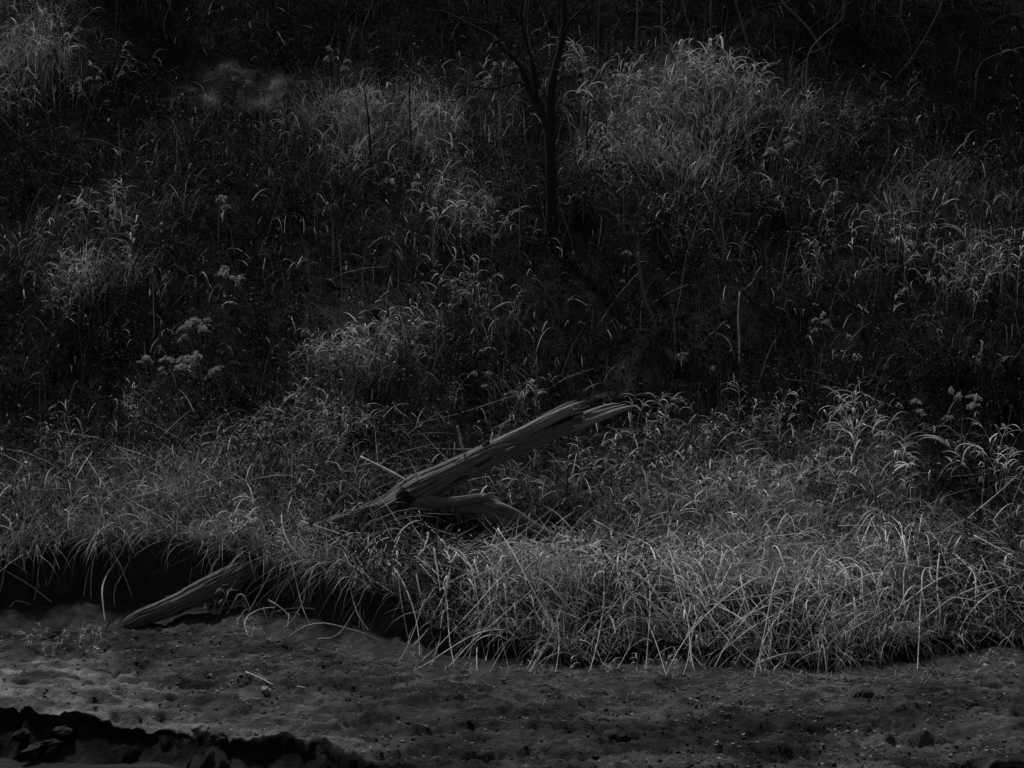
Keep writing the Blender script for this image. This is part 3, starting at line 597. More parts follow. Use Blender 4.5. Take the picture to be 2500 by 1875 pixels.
SH = [(80, 430, "under the bare grey stems"), (200, 400, "beside the bare grey stems"), (330, 330, "below the slanting trunk"), (420, 440, "in the dark middle of the upper slope"), (560, 400, "downhill of the bare soil knoll"),
      (690, 480, "between the knoll and the looped pale clump"), (1200, 420, "close against the foot of the forked tree"), (1420, 480, "just past the forked tree"), (1290, 470, "hiding the root of the forked tree"), (1620, 520, "under the smooth pale grass"),
      (1780, 500, "above the blackest hollow"), (1900, 470, "left of the black column of weeds".replace('left of', 'next to')), (2085, 380, "forming the black column of weeds"), (2075, 300, "topping the black column of weeds"), (2240, 420, "in the tangle above the hanging strands"),
      (2400, 400, "at the far side under the wood"), (2300, 250, "in the black thicket"), (2180, 230, "at the lip of the black thicket"), (2440, 240, "in the thicket by the forked pale twigs"), (440, 620, "uphill of the winged fluffy weed"),
      (640, 780, "beside the dark overhang"), (300, 820, "below the grey clump"), (120, 900, "behind the back of the meadow"), (560, 960, "behind the leaning pale stalk"), (900, 1060, "under the long thin cane"),
      (2050, 900, "above the fountain shaped tuft"), (2330, 880, "around the small curl of bright grass"), (2440, 960, "beyond the knobbly weed"), (1950, 980, "behind the lower grass"), (1180, 900, "under the scattered fluffy heads"), (1600, 620, "over the thick pale root"),
      (250, 150, "at the wood edge beside the shaggy heap"), (380, 200, "at the wood edge between heap and knoll"), (720, 130, "at the wood edge over the bright band"), (950, 150, "at the wood edge behind the black stalks"), (1500, 130, "at the wood edge by the two pale poles")]
for i, (px, py, lab) in enumerate(SH):
    b = G(px, py + 45); t = empty("dark_shrub", b, "dark leafy shrub " + lab, "shrub", "dark leafy shrubs on the slope"); r_ = random.uniform(.55, .95)
    tl = twigs_from([(random.gauss(0, .12), random.gauss(0, .1), -.03) for q in range(7)], 9, r_ * 1.05, 900 + i)
    obj("branches", tubes_joined("branches", tl, M_twig if i % 3 else M_bark, nseg=3, sub=1), t)['kind'] = 'stuff'
    ends = np.array([p for pp, _ in tl for p in pp[1:]]); n_ = 800; ii = rng.integers(0, len(ends), n_)
    Q = ends[ii] + rng.normal(0, .05, (n_, 3)); V, F, S = leaves(Q, rng.uniform(.025, .06, n_), (.006 + .03 * rng.random(n_)) * np.where(rng.random(n_) < .12, 5, 1), .5)
    obj("foliage", mesh_from("foliage", V, F, M_leaf, shade=S), t)['kind'] = 'stuff'
# dark stalks in front of the bright grass
STK = [([(908, 445, 4.5), (905, 380, 4.2), (900, 300, 4), (893, 240, 3.2), (890, 222, 2)], "tall crooked black stalk against the bright grass patch", 3),
       ([(1003, 400, 4), (1002, 330, 3.6), (1000, 260, 3.4), (1001, 110, 2)], "straight black stalk against the bright grass patch", 2),
       ([(1052, 360, 3), (1054, 310, 3), (1050, 290, 2)], "short black stalk nearest the forked tree in the bright grass", 0),
       ([(935, 375, 3), (932, 345, 3), (930, 330, 2)], "short black stalk between the two tall ones", 0),
       ([(1435, 380, 5), (1432, 330, 5), (1434, 290, 4), (1436, 250, 2)], "dark shaggy stalk between the forked tree and the pale grass", 0),
       ([(1480, 360, 4), (1478, 320, 4), (1482, 290, 2)], "dark stalk at the edge of the smooth pale grass", 0),
       ([(1985, 290, 5), (1968, 255, 4.5), (1958, 215, 3)], "black snag leaning in the small bright patch", 0),
             ([(2060, 720, 3), (1990, 560, 2.5), (1985, 520, 2)], "thin grey stalk rising from the pale broken stem", 0),
       ([(1385, 1240, 3), (1384, 1190, 3), (1386, 1140, 2)], "short black stalk standing in the grass under the split trunk", 0)]
for lst, lab, tw_ in STK: course("black_stalk", lst, yat(lst[0][0], lst[0][1]), lab, "stalk", M_bark, "black dead stalks", twig=tw_)
# thin pale stems, roots and vines hanging over the bare dark soil
VIN = [([(1610, 825, 4), (1590, 770, 3.6), (1572, 720, 4), (1562, 660, 4.4), (1558, 615, 4)], "thick pale root hanging down over the bare dark soil"),
       ([(1648, 880, 2.6), (1648, 830, 2.6), (1646, 780, 2.2), (1640, 745, 1.6)], "straight grey stem above the pale slab of soil"),
       ([(1805, 900, 2.4), (1805, 830, 2.6), (1802, 780, 2.4), (1806, 712, 1.6)], "straight grey stem with a bright joint on the dark slope"),
       ([(1815, 710, 1.8), (1838, 690, 3), (1850, 665, 3.4), (1860, 650, 2)], "short pale curved stem in the blackest hollow"),
       ([(1940, 755, 2), (1918, 720, 2.6), (1898, 688, 2.8), (1886, 662, 2)], "pale slanting stem beside the blackest hollow"),
       ([(1945, 840, 1.6), (1930, 790, 1.8), (1918, 760, 1.8), (1895, 750, 1.2)], "thin hooked vine under the pale slanting stem"),
       ([(1450, 810, 1.6), (1500, 735, 1.6), (1545, 680, 1.6), (1562, 667, 1.2)], "long thin vine crossing the thick pale root"),
       ([(1500, 720, 1.6), (1540, 742, 1.8), (1590, 765, 1.8), (1660, 765, 1.2)], "thin vine running level across the bare soil"),
       ([(1590, 742, 1.4), (1640, 712, 1.6), (1680, 695, 1)], "short dark vine arching over the bare soil"),
       ([(1442, 860, 2.6), (1445, 800, 2.6), (1448, 760, 2.2), (1440, 730, 1.4)], "pale upright stem beside the bare soil nearest the rotten log"),
       ([(1480, 825, 3), (1470, 790, 3), (1478, 768, 2)], "short thick pale stem next to the upright one"),
       ([(1378, 790, 2), (1350, 740, 2.4), (1318, 690, 2.6), (1300, 680, 1.6)], "pale stem leaning over the dark weeds under the forked tree"),
       ([(1405, 640, 2), (1395, 590, 2), (1380, 540, 1.6), (1370, 510, 1)], "thin pale stem just below the forked tree"),
       ([(1730, 760, 1.6), (1760, 790, 2), (1775, 800, 2), (1800, 806, 1.4)], "bent grey twig crossing the straight stem with the joint"),
       ([(1720, 828, 1.6), (1745, 810, 2), (1770, 785, 1.6)], "short crooked twig under the bent one"),
       ([(1676, 612, 1.8), (1700, 640, 2), (1684, 600, 2.4), (1674, 560, 1.8)], "pale forked stem in the weeds above the hollow"),
       ([(800, 690, 1.6), (840, 668, 2), (900, 655, 1.8), (950, 652, 1.2)], "pale root sticking out level over the dark overhang"),
       ([(905, 660, 1.2), (930, 680, 1.6), (950, 640, 1.6), (955, 610, 1)], "thin curved root above the round stone"),
       ([(1060, 965, 2), (1055, 920, 2), (1068, 870, 2), (1085, 830, 1.6), (1080, 800, 1)], "long thin bowed stem beside the drooping grass tufts"),
       ([(148, 1080, 3), (165, 1000, 3), (178, 950, 2.6), (188, 930, 1.6)], "pale stem standing at the back of the lower meadow"),
       ([(540, 1085, 3), (590, 1050, 2.6), (640, 1000, 2.4), (655, 985, 1.6)], "pale stalk leaning out of the lower meadow toward the drooping tufts"),
       ([(1340, 950, 1.6), (1390, 920, 1.8), (1450, 900, 1.2)], "thin vine along the rotten log"),
       ([(905, 1040, 1.8), (1010, 1035, 2.2), (1120, 1010, 2), (1260, 965, 1.4)], "long thin cane rising level behind the split trunk"),
       ([(880, 1115, 3), (920, 1135, 3.4), (965, 1158, 3.4), (995, 1175, 2)], "bright bare twig leaning against the back of the trunk"),
       ([(1133, 1098, 3.4), (1126, 1085, 3.4), (1122, 1060, 3), (1116, 1040, 1.6)], "pale forked sprig standing on the trunk"),
       ([(2290, 1175, 2.6), (2310, 1140, 2.6), (2350, 1125, 2.2), (2370, 1123, 1)], "pale bent stem in the black gap over the lower grass")]
for lst, lab in VIN:
    yv = yat(lst[0][0], min(lst[0][1] + 10, 1230)); 
    if "trunk" in lab and "sprig" in lab: yv = 15.2
    if "against the back" in lab: yv = 15.3
    course("thin_stem", lst, yv, lab, "stem", M_straw if 'bright' in lab or 'sprig' in lab else M_palebark, "thin bare stems on the slope", dy=-.1, nseg=6)

# ------------------------------------------------------------------ drooping grass plants: stems that carry arching leaf blades
def stem_variant(i, H, broad=1.0, droop=1.0):
    r = np.random.default_rng(500 + i); az = r.uniform(0, 6.28); th0 = abs(r.normal(.1, .12)); bend = r.uniform(.3, 1.1) * droop
    K = 8; t = np.linspace(0, 1, K + 1); th = th0 + bend * t ** 1.8
    d = np.stack([np.sin(th) * np.cos(az), np.sin(th) * np.sin(az), np.cos(th)], 1); C = np.concatenate([[[0, 0, 0]], np.cumsum((d[1:] + d[:-1]) * .5 * H / K, 0)])
    sm = tube_mesh("stem", C, np.linspace(.005, .002, K + 1), M_straw, nseg=4, sub=1, cap=False)
    n = 9; u_ = np.sort(r.uniform(.35, 1, n)); P = np.stack([np.interp(u_, t, C[:, k]) for k in range(3)], 1)
    V, F, S = ribbons(P, az + r.normal(0, 1.3, n), r.uniform(.3, 1.0, n), r.uniform(1.2, 2.4, n), r.uniform(.16, .34, n) * H / .7, r.uniform(.010, .021, n) * broad, 6, .16 + .66 * r.random(n) ** 1.2, curl=r.normal(0, .5, n), roll=r.normal(0, .35, n), pw=1.1)
    return sm, mesh_from("leaf_blades", V, F, M_grass, shade=S)
VARS = [stem_variant(i, .7, random.uniform(.5, 1.0), random.uniform(.4, 1.6)) for i in range(36)]
def tuft(px, py, n, scale, spread, label, lean=0.0, cat="grass tuft", group="drooping grass tufts"):
    b = G(px, py); t = empty("grass_tuft", b, label, cat, group)
    for i in range(n):
        sm, bl = VARS[random.randrange(len(VARS))]
        ox, oy = random.gauss(0, spread), random.gauss(0, spread * .6)
        s = obj("stem", sm, t, (ox, oy, float(ground(b[0] + ox, b[1] + oy)) - b[2] - .02)); k = scale * random.uniform(.45, 1.15); s.scale = (k, k, k)
        s.rotation_euler = (random.gauss(.1, .1), random.gauss(lean, .15), random.uniform(0, 6.28)); obj("leaf_blades", bl, s)
    return t
TUFTS = [(730, 935, 6, .9, .16, "small drooping tuft hanging by itself under the far end of the dark overhang"),
         (800, 930, 9, 1.0, .16, "drooping tuft with long looped blades below the dark overhang"),
         (890, 930, 12, 1.0, .20, "broad bright tuft with blades hanging straight down below the round stone"),
         (960, 900, 10, .95, .2, "dense pale tuft beside the broad bright one"),
         (1010, 860, 9, 1.0, .16, "upright spiky tuft with crossed blades above the dense pale one"),
         (705, 1020, 6, .75, .12, "small umbrella shaped tuft over the back of the lower meadow"),
         (790, 1060, 7, .7, .12, "thin tuft with bright curled tips behind the lower meadow"),
         (1125, 1010, 4, .8, .06, "single hooked grass plant with a bright bent blade"),
         (1280, 1035, 10, .8, .12, "fluffy pale tuft just above the split trunk"),
         (1140, 760, 12, 1.0, .2, "feathery upright tuft between the forked tree and the fallen trunk"),
         (1170, 610, 12, 1.0, .3, "curly pale clump below and beside the forked tree"),
         (1100, 560, 9, .95, .25, "looped pale clump among the fluffy weeds"),
         (1230, 230, 9, .95, .2, "bright tuft behind the level branch of the forked tree"),
         (1400, 220, 10, 1.5, .2, "arching tuft with glinting tips behind the forked stems"),
         (1530, 280, 12, 1.4, .22, "tall pale tuft like a plume at the start of the bright crest"),
         (1720, 250, 14, 1.5, .25, "tall crest of bright drooping blades against the black wood"),
         (1800, 260, 8, 1.5, .15, "tall bent grass with long hanging leaves beside the bright crest"),
         (1860, 290, 6, 1.2, .2, "sparse bent grass trailing off the bright crest"),
         (1640, 320, 12, 1.1, .3, "dense pale grass filling the slope under the crest"),
         (1560, 350, 10, 1.0, .25, "smooth pale grass beside the dark shaggy stalk"),
         (1960, 330, 7, .9, .2, "small bright patch behind the black snag"),
         (2130, 330, 8, .9, .3, "loose pale grass beside the black column"),
         (800, 330, 10, 1.0, .3, "bright spiky grass next to the soil knoll"),
         (900, 300, 6, 1.2, .12, "tall star shaped grass behind the crooked black stalk"),
         (990, 360, 12, .95, .3, "bright grass behind the straight black stalk"),
         (1070, 370, 8, .95, .25, "pale grass between the bright patch and the forked tree"),
         (860, 430, 6, .9, .2, "sparse bright blades below the crooked stalk"),
         (60, 140, 12, 1.2, .4, "pale bushy grass highest up the slope"),
         (170, 200, 14, 1.1, .35, "shaggy straw heap below the pale bushy grass"),
         (210, 260, 8, .9, .25, "tumbled straw hanging off the shaggy heap"),
         (10, 290, 7, .9, .12, "small bright tuft under the shaggy heap"),
         (290, 560, 12, 1.0, .25, "upright medium pale clump on the weedy slope"),
         (210, 700, 12, 1.1, .25, "pale shaggy clump with long strands hanging below it"),
         (160, 780, 8, .9, .2, "grey clump at the foot of the pale shaggy one"),
         (340, 1010, 4, .8, .1, "thin plant with one looped bright blade"),
         (1990, 560, 9, 1.0, .2, "pale grass hanging at the top of the strand curtain"),
         (2010, 680, 6, 1.0, .12, "pale broken clump standing over the dark slope"),
         (2200, 640, 12, 1.0, .35, "tangled grey grass on the steep upper slope"),
         (2320, 760, 10, 1.1, .25, "long straight hanging strands on the steep slope"),
         (2420, 700, 12, 1.1, .3, "combed down grass leaning downhill at the frame side"),
         (2380, 880, 5, .8, .15, "small curl of bright grass in the dark weeds"),
         (2090, 1130, 14, 1.2, .22, "tall arching tuft with a fountain of bright blades over the black gap"),
         (2130, 1230, 14, 1.0, .25, "leaning heap of pale blades under the fountain shaped tuft"),
         (2440, 1220, 10, 1.0, .2, "arched tuft beyond the black gap"),
         (2400, 1140, 6, .9, .15, "thin curved blades standing in the black gap"),
         (1840, 1090, 10, .9, .2, "pale tuft with hanging blades beyond the dark weeds"),
         (1740, 1120, 12, .9, .25, "full tuft where the lower grass meets the dark weeds"),
         (1640, 1110, 12, .9, .2, "bright tuft by the tip of the rotten log"),
         (1550, 1180, 10, .85, .2, "pale tuft under the splintered tip of the trunk"),
         (1450, 1200, 9, .8, .2, "curly tuft beneath the split prong"),
         (1920, 1210, 14, .9, .3, "rounded tuft in the lower grass below the bent reeds"),
         (1790, 1270, 14, .9, .3, "wide tuft in the thick of the lower grass"),
         (600, 1120, 9, .8, .2, "tuft with crossed pale straws at the back of the meadow"),
         (810, 1120, 9, .85, .15, "curled tuft with bent stems just before the trunk"),
         (660, 1100, 8, .8, .2, "bright tipped tuft rising over the meadow"),
         (250, 1080, 8, .8, .25, "thin tuft with glinting tips at the back of the meadow"),
         (90, 1180, 10, .8, .25, "soft tuft in the corner of the meadow"),
         (500, 1425, 10, .5, .09, "tuft hanging over the upper end of the low trunk"),
         (1250, 1655, 7, .32, .12, "small sprawl of grass on the mud under the crossed reeds"), (1420, 1662, 9, .34, .16, "small sprawl of grass on the mud under the dark hollow"),
         (1640, 1660, 9, .34, .16, "small sprawl of grass on the mud under the fullest clump"), (1850, 1650, 9, .36, .16, "small sprawl of grass on the mud past the matted reeds"),
         (2050, 1640, 9, .36, .2, "small sprawl of grass on the mud by the splayed clump"), (2290, 1600, 9, .36, .2, "small sprawl of grass on the bare ground under the hummock"), (2430, 1640, 8, .34, .16, "small sprawl of grass nearest the water on the open mud"),
         (60, 1575, 9, .32, .14, "small ragged weeds on the dark mud by the frame side"), (150, 1600, 12, .34, .14, "low weeds at the back edge of the pale sand"),
         (225, 1580, 10, .3, .12, "low weeds just before the sunken end of the trunk"), (1035, 1640, 8, .3, .08, "little tuft at the foot of the lone cane"),
         (600, 1560, 12, .36, .1, "dried weed bundle on the mud under the leaning sheaf"),
         (560, 1400, 12, .6, .14, "low tuft spilling over the trunk just above its sunken end"),
         (640, 1375, 14, .62, .14, "thick low tuft burying the middle of the fallen trunk"),
         (715, 1350, 13, .55, .12, "low tuft closing over the trunk before the torn collar"),
         (590, 1340, 12, .6, .16, "meadow tuft just behind the buried middle of the trunk")]
for px, py, n, s, sp, lab in TUFTS: tuft(px, py, n, s * .92, sp, lab)

# ------------------------------------------------------------------ fluffy seed heads
def head_variant(i):
    r = np.random.default_rng(900 + i); P = []; nb = r.integers(3, 7)
    for b in range(nb):
        az = r.uniform(0, 6.28); L = r.uniform(.06, .17); t = r.random(110)
        c = np.stack([np.cos(az) * L * t, np.sin(az) * L * t, .06 * t - .10 * t ** 2.2 + r.uniform(-.04, .05)], 1); P.append(c + r.normal(0, .011, (110, 3)) * (1.2 - .5 * t[:, None]))
    P = np.concatenate(P); n = len(P)
    V, F, S = leaves(P, r.uniform(.010, .022, n), r.uniform(.2, .6, n), .8)
    return mesh_from("seed_head", V, F, M_fluff, shade=S)
HEADS = [head_variant(i) for i in range(9)]
def fluffy(px, py, h, n, s, label):
    b = G(px, min(py + h * FPX / 19, 1180)); top = W(px, py, b[1] - .12); t = empty("fluffy_weed", b, label, "weed", "fluffy seeded weeds")
    for i in range(n):
        q = top - b + np.array([random.gauss(0, .07 * n ** .5), random.gauss(0, .05), random.gauss(0, .05 * n ** .4)])
        mid = q * .55 + np.array([random.gauss(0, .04), random.gauss(0, .04), .05])
        st = obj("stem", tube_mesh("stem", [(0, 0, -.05), tuple(mid), tuple(q)], [.004, .0035, .002], M_twig, nseg=4, sub=3, cap=False), t)
        hd = obj("seed_head", random.choice(HEADS), t, q); hd.rotation_euler = (random.gauss(0, .3), random.gauss(0, .3), random.uniform(0, 6.28)); k = s * random.uniform(.5, .85); hd.scale = (k, k, k)
FL = [(808, 130, .5, 2, 1.0, "bright fluffy weed at the wood edge near the narrow black trunk"), (845, 148, .5, 2, .9, "second fluffy weed touching the first at the wood edge"),
      (525, 672, .5, 2, 1.1, "pale winged fluffy weed high on the dark slope"), (575, 668, .5, 2, 1.0, "fluffy weed beside the winged one"), (610, 690, .4, 1, .9, "dim fluffy weed at the end of the row of three"),
      (532, 710, .3, 1, .6, "small round fluffy head under the winged one"), (490, 785, .5, 2, 1.1, "tall fluffy weed with a climbing plume"), (460, 812, .4, 2, 1.0, "drooping fluffy weed in front of the climbing plume"),
      (520, 795, .4, 1, .8, "small horned fluffy head beside the climbing plume"), (445, 880, .5, 3, 1.2, "large soft fluffy weed over the looped bright blade"), (470, 905, .4, 3, 1.2, "wide spreading fluffy weed, lowest of its group"),
      (370, 875, .4, 2, .9, "dim fluffy weed standing apart from the large soft one"), (410, 935, .3, 2, .8, "faint fluffy weed at the base of the large soft one"),
      (990, 445, .4, 2, .9, "fluffy weed beneath the bright grass patch"), (1050, 520, .4, 2, .8, "small fluffy weed next to the looped pale clump"), (545, 510, .4, 2, .8, "fluffy weed in the dark middle of the upper slope"),
      (1425, 394, .4, 2, .8, "pair of small bright heads just past the forked trunk"), (1528, 398, .4, 1, .8, "single bright head under the smooth pale grass"),
      (1885, 345, .4, 2, .9, "fluffy weed below the small bright patch"), (1920, 355, .4, 2, .9, "rounded fluffy weed nearest the black column"), (1960, 357, .4, 1, .7, "tiny fluffy head touching the black column"),
      (1425, 785, .4, 1, .7, "small bright head over the bare dark soil"), (1525, 692, .3, 1, .6, "round pale head caught on the vines"), (1530, 605, .4, 1, .7, "wavy pale head above the thick root"),
      (1745, 907, .3, 1, .8, "bright mushroom shaped head on the rotten log"), (1190, 915, .4, 3, .8, "fluffy weed with scattered heads over the fallen trunk"),
      (1990, 790, .4, 2, .7, "fluffy weed on the lower dark slope"), (2035, 788, .4, 2, .8, "brighter fluffy weed beside it on the lower dark slope"), (2065, 810, .3, 1, .6, "small dotted head trailing off the brighter one"),
      (2270, 690, .5, 2, .8, "bright ragged head at the top of the hanging strands"), (2345, 985, .5, 4, .9, "broad knobbly fluffy weed leaning over the black gap"), (2220, 975, .4, 2, .7, "small bright head behind the fountain shaped tuft"),
      (2252, 998, .4, 1, .8, "round bright head near the knobbly weed"), (2265, 1025, .3, 2, .7, "low fluffy head between the fountain tuft and the knobbly weed"), (2300, 1022, .3, 1, .6, "small soft head below the knobbly weed"),
      (230, 185, .4, 2, .9, "fluffy heads at the side of the shaggy heap"), (40, 75, .4, 3, 1.1, "fluffy heads on top of the pale bushy grass"), (120, 110, .4, 3, 1.0, "soft heads between the pale bushy grass and the heap")]
for a in FL: fluffy(*a)

# ------------------------------------------------------------------ dead stalks bowed over the bank
def stalk(p0, p1, rise, r=.0045, sway=.07):
    p0 = np.array(p0, float); p1 = np.array(p1, float); n = 7; out = []
    w1, w2 = random.gauss(0, sway), random.gauss(0, sway * .5); kk = random.gauss(0, .03)
    for i in range(n):
        t = i / (n - 1); q = p0 * (1 - t) + p1 * t; q[2] += rise * 6.2 * t * (1 - t) ** 2 + kk * math.sin(math.pi * t)
        q[0] += w1 * math.sin(math.pi * t) + w2 * math.sin(2 * math.pi * t); q[1] += random.gauss(0, .006); q[2] += random.gauss(0, .004); out.append(q)
    return out, [r, r, r * 1.25, r * .95, r * .9, r * .75, r * .5]
def bow_clump(px, py, n, spx, tips, label, rise=(.05, .3), rr=(.003, .0070)):
    """stalks rooted on the bank top round (px,py), their ends on the mud at pixels tips=(x0,x1,row0,row1)"""
    b = G(px, py); t = empty("bowed_reed_clump", b, label, "reed clump", "bowed reed clumps on the bank edge")
    for i in range(int(n * 1.5)):
        a = b + np.array([random.gauss(0, spx * 2.2), random.gauss(.05, .28), 0]); a[2] = float(ground(a[0], a[1])) + random.uniform(.0, .22)
        u_ = random.random(); txp = tips[0] + (tips[1] - tips[0]) * (u_ * 1.5 - .25); typ = random.uniform(tips[2] - 60, tips[3])
        e = G(txp, typ); fy_ = float(foot_y(e[0]))
        e[1] = min(e[1], fy_ - .02) if random.random() < .8 else e[1]; e[2] = float(mud(e[0], e[1])) + .01 if e[1] < fy_ else e[2]
        P, R = stalk(a, e, random.uniform(*rise), random.uniform(*rr))
        obj("stalk", tube_mesh("stalk", np.array(P) - b, R, M_straw, nseg=5, sub=2, cap=False), t)
    k = n * 7; X0 = rng.normal(0, spx * 1.2, k) ; Y0 = -np.abs(rng.normal(0, .15, k)); gx = b[0] + X0; gy = np.maximum(b[1] + Y0, foot_y(gx) + .03)
    V, F, S = ribbons(np.stack([gx, gy, hill(gx, gy) + rng.uniform(0, .12, k)], 1) - b, rng.uniform(0, 6.28, k), rng.uniform(.9, 2.0, k), rng.uniform(-.3, 1.4, k), .1 + .6 * rng.random(k) ** 1.5, rng.uniform(.003, .008, k), 5, rng.uniform(.07, .45, k), curl=rng.normal(0, .5, k), pw=.9)
    obj("blades", mesh_from("blades", V, F, M_grass, shade=S), t)['kind'] = 'stuff'
CL = [(1240, 1400, 26, .22, (1060, 1340, 1600, 1650), "crossed clump of straight reeds spilling off the bank below the side branch"),
      (1140, 1430, 16, .15, (1010, 1190, 1600, 1650), "thin fan of reeds at the dark end of the bowed clumps"),
      (1360, 1395, 24, .2, (1250, 1480, 1590, 1650), "loose reeds arching round a dark hollow in the bank"),
      (1520, 1400, 34, .16, (1420, 1680, 1580, 1650), "fullest clump, its reeds sweeping down in a curtain to the mud"),
      (1690, 1400, 22, .12, (1700, 1830, 1480, 1600), "smooth bow of long parallel reeds curving off the fullest clump"),
      (1740, 1470, 24, .2, (1640, 1850, 1600, 1660), "matted reeds sagging onto the mud past the parallel bow"),
      (1960, 1490, 26, .2, (1860, 2100, 1590, 1650), "splayed low clump touching the mud in open ground"),
      (2130, 1440, 20, .22, (2060, 2260, 1560, 1640), "ragged clump with long straws bending to the far side"),
      (2170, 1320, 7, .035, (2010, 2110, 1430, 1480), "tall pleated fan of reeds dropping from a raised hummock"),
      (2240, 1320, 5, .05, (2160, 2260, 1430, 1490), "few dark reeds falling from the same raised hummock"),
      (2380, 1480, 16, .2, (2280, 2480, 1540, 1600), "sparse clump on the bare ground under the hummock"),
      (720, 1420, 22, .12, (560, 760, 1500, 1560), "leaning sheaf of reeds falling across behind the low end of the trunk"),
      (900, 1370, 14, .14, (800, 960, 1460, 1530), "short curved sheaf beside the lone upright cane"),
      (280, 1330, 9, .10, (220, 330, 1480, 1510), "few long straws standing in the dark undercut near the trunk tip"),
      (110, 1300, 9, .12, (10, 150, 1450, 1500), "forked straws reaching down the undercut at the edge of the meadow"),
      (530, 1390, 6, .08, (480, 570, 1440, 1490), "short bristle of straws draped over the low trunk")]
for a in CL:
    R_ = (.02, .16) if a[0] < 1000 else (.14, .3) if a[0] in (2170, 2240) else (.03, .24); bow_clump(*a, rise=R_)
# single long straws lying across the grass
def lone(pts, y0, y1, label, r=.0055, cat="straw"):
    n = len(pts); P = np.array([W(a, b, y0 + (y1 - y0) * i / (n - 1)) for i, (a, b) in enumerate(pts)])
    P[:, 2] = np.maximum(P[:, 2], ground(P[:, 0], P[:, 1]) + .01)
    o = obj("long_straw", tube_mesh("long_straw", P - P[0], np.linspace(r, r * .6, n), M_straw, nseg=6, sub=4), loc=P[0]); tag(o, label, cat, "single long straws")
for pts, y0, y1, lab in [([(969, 1345), (975, 1430), (985, 1500), (1002, 1580)], 13.35, 12.95, "lone upright cane bowed slightly, its foot in the mud"),
        ([(735, 1272), (815, 1298), (900, 1326)], 14.3, 14.1, "long straw slanting across the low trunk"),
        ([(1105, 1360), (1200, 1345), (1330, 1330)], 13.5, 13.5, "bright level straw in front of the side branch"),
        ([(1165, 1338), (1250, 1325), (1320, 1335), (1420, 1345)], 13.6, 13.6, "level straw crossing behind the bright one"),
        ([(1215, 1290), (1250, 1345), (1280, 1400), (1345, 1520), (1420, 1640)], 13.4, 12.3, "long thick cane running from under the side branch down to the mud"),
        ([(1365, 1305), (1450, 1335), (1540, 1385), (1610, 1400)], 14.2, 13.2, "bright straw starting at the tip of the side branch"),
        ([(1410, 1360), (1500, 1352), (1620, 1370), (1710, 1388)], 13.4, 13.1, "straw along the top of the fullest reed clump"),
        ([(1450, 1270), (1520, 1310), (1575, 1345)], 14.0, 13.8, "short straw above the fullest reed clump"),
        ([(2378, 1307), (2430, 1335), (2490, 1368)], 14.0, 13.6, "bright straw sliding off the raised hummock"),
        ([(2045, 1284), (2100, 1283), (2165, 1287)], 14.2, 14.2, "level pale straw resting on the rounded grass"),
        ([(1990, 1460), (2060, 1500), (2130, 1538)], 12.95, 12.7, "straw slanting over the dark hollow beside the splayed clump"),
        ([(1090, 1640), (1150, 1570), (1230, 1500), (1300, 1440)], 12.3, 12.9, "thin straw leaning from the curled leaf up to the bank"),
        ([(1010, 1580), (1080, 1505), (1150, 1440)], 12.7, 13.2, "thin slanting straw beside the lone upright cane"),
        ([(650, 1580), (700, 1530), (740, 1470), (745, 1440)], 13.9, 13.6, "kinked straw falling to the litter near the low trunk"),
        ([(775, 1560), (830, 1545), (900, 1540)], 13.4, 13.5, "pale stick lying on the litter under the lone cane"),
        ([(600, 1660), (640, 1665), (670, 1674)], 12.3, 12.1, "small grey stick on the mud by the white pebble"),
        ([(725, 1676), (745, 1679), (765, 1678)], 12.0, 12.0, "tiny bright stick on the open mud")]:
    lone(pts, y0, y1, lab)
# more straws of the kind, uncounted
N = 5200; x = rng.uniform(-5, 5.5, N); y = 12.4 + 4.8 * rng.random(N) ** 1.5; k = (y > foot_y(x) + .1); x, y = x[k], y[k]; z = hill(x, y); g = grass_amount(x, y, z)
k = rng.random(len(x)) < g / 8 * np.where(y < 14.6, 1, .5); x, y, z = x[k], y[k], z[k]; N = len(x)
V, F, S = ribbons(np.stack([x, y, z + rng.uniform(.05, .28, N)], 1), rng.uniform(0, 6.28, N), rng.uniform(.9, 1.7, N), rng.normal(.25, .35, N), rng.uniform(.2, .8, N), rng.uniform(.005, .009, N), 4, rng.uniform(.22, .5, N), curl=rng.normal(0, .2, N), roll=rng.normal(0, 1, N))
tag(obj("lying_straw", mesh_from("lying_straw", V, F, M_grass, shade=S)), "criss crossed dead straws lying on the bank grass", "straw", kind="stuff")

# ------------------------------------------------------------------ stones, clods and leaves that stand out
def stone(px, py, sx, sy, sz, label, m=None, name="stone", y=None, cat="stone", dz=0.0, light=1.0):
    p = G(px, py) if y is None else W(px, py, y)
    n1, n2 = 24, 16; th = np.linspace(0, 2 * np.pi, n1, endpoint=False); ph = np.linspace(.05, np.pi - .05, n2); T, Pp = np.meshgrid(th, ph)
    sd = int(px); k = 1 + .75 * (fbm(np.cos(T) * 1.8 * np.sin(Pp) + 5, np.sin(T) * 1.8 * np.sin(Pp) + np.cos(Pp) * 2.3, sd, 4) - .5) * 2
    V = np.stack([np.cos(T) * np.sin(Pp) * k * sx, np.sin(T) * np.sin(Pp) * k * sy, np.cos(Pp) * k * sz], -1).reshape(-1, 3)
    i = np.arange(n2 - 1)[:, None] * n1; j = np.arange(n1)[None]; F = np.stack([i + j, i + n1 + j, i + n1 + (j + 1) % n1, i + (j + 1) % n1], -1).reshape(-1, 4)
    o = obj(name, mesh_from(name, V, F, m or M_stone, smooth=True, shade=np.full(len(V), .11 * light)), loc=p + np.array([0, 0, dz])); o.rotation_euler = (0, 0, random.uniform(0, 3)); return tag(o, label, cat)
stone(648, 1688, .045, .03, .028, "pale rounded stone where the sand meets the leaf litter")
stone(1042, 1787, .014, .012, .012, "tiny white pebble on the open mud")
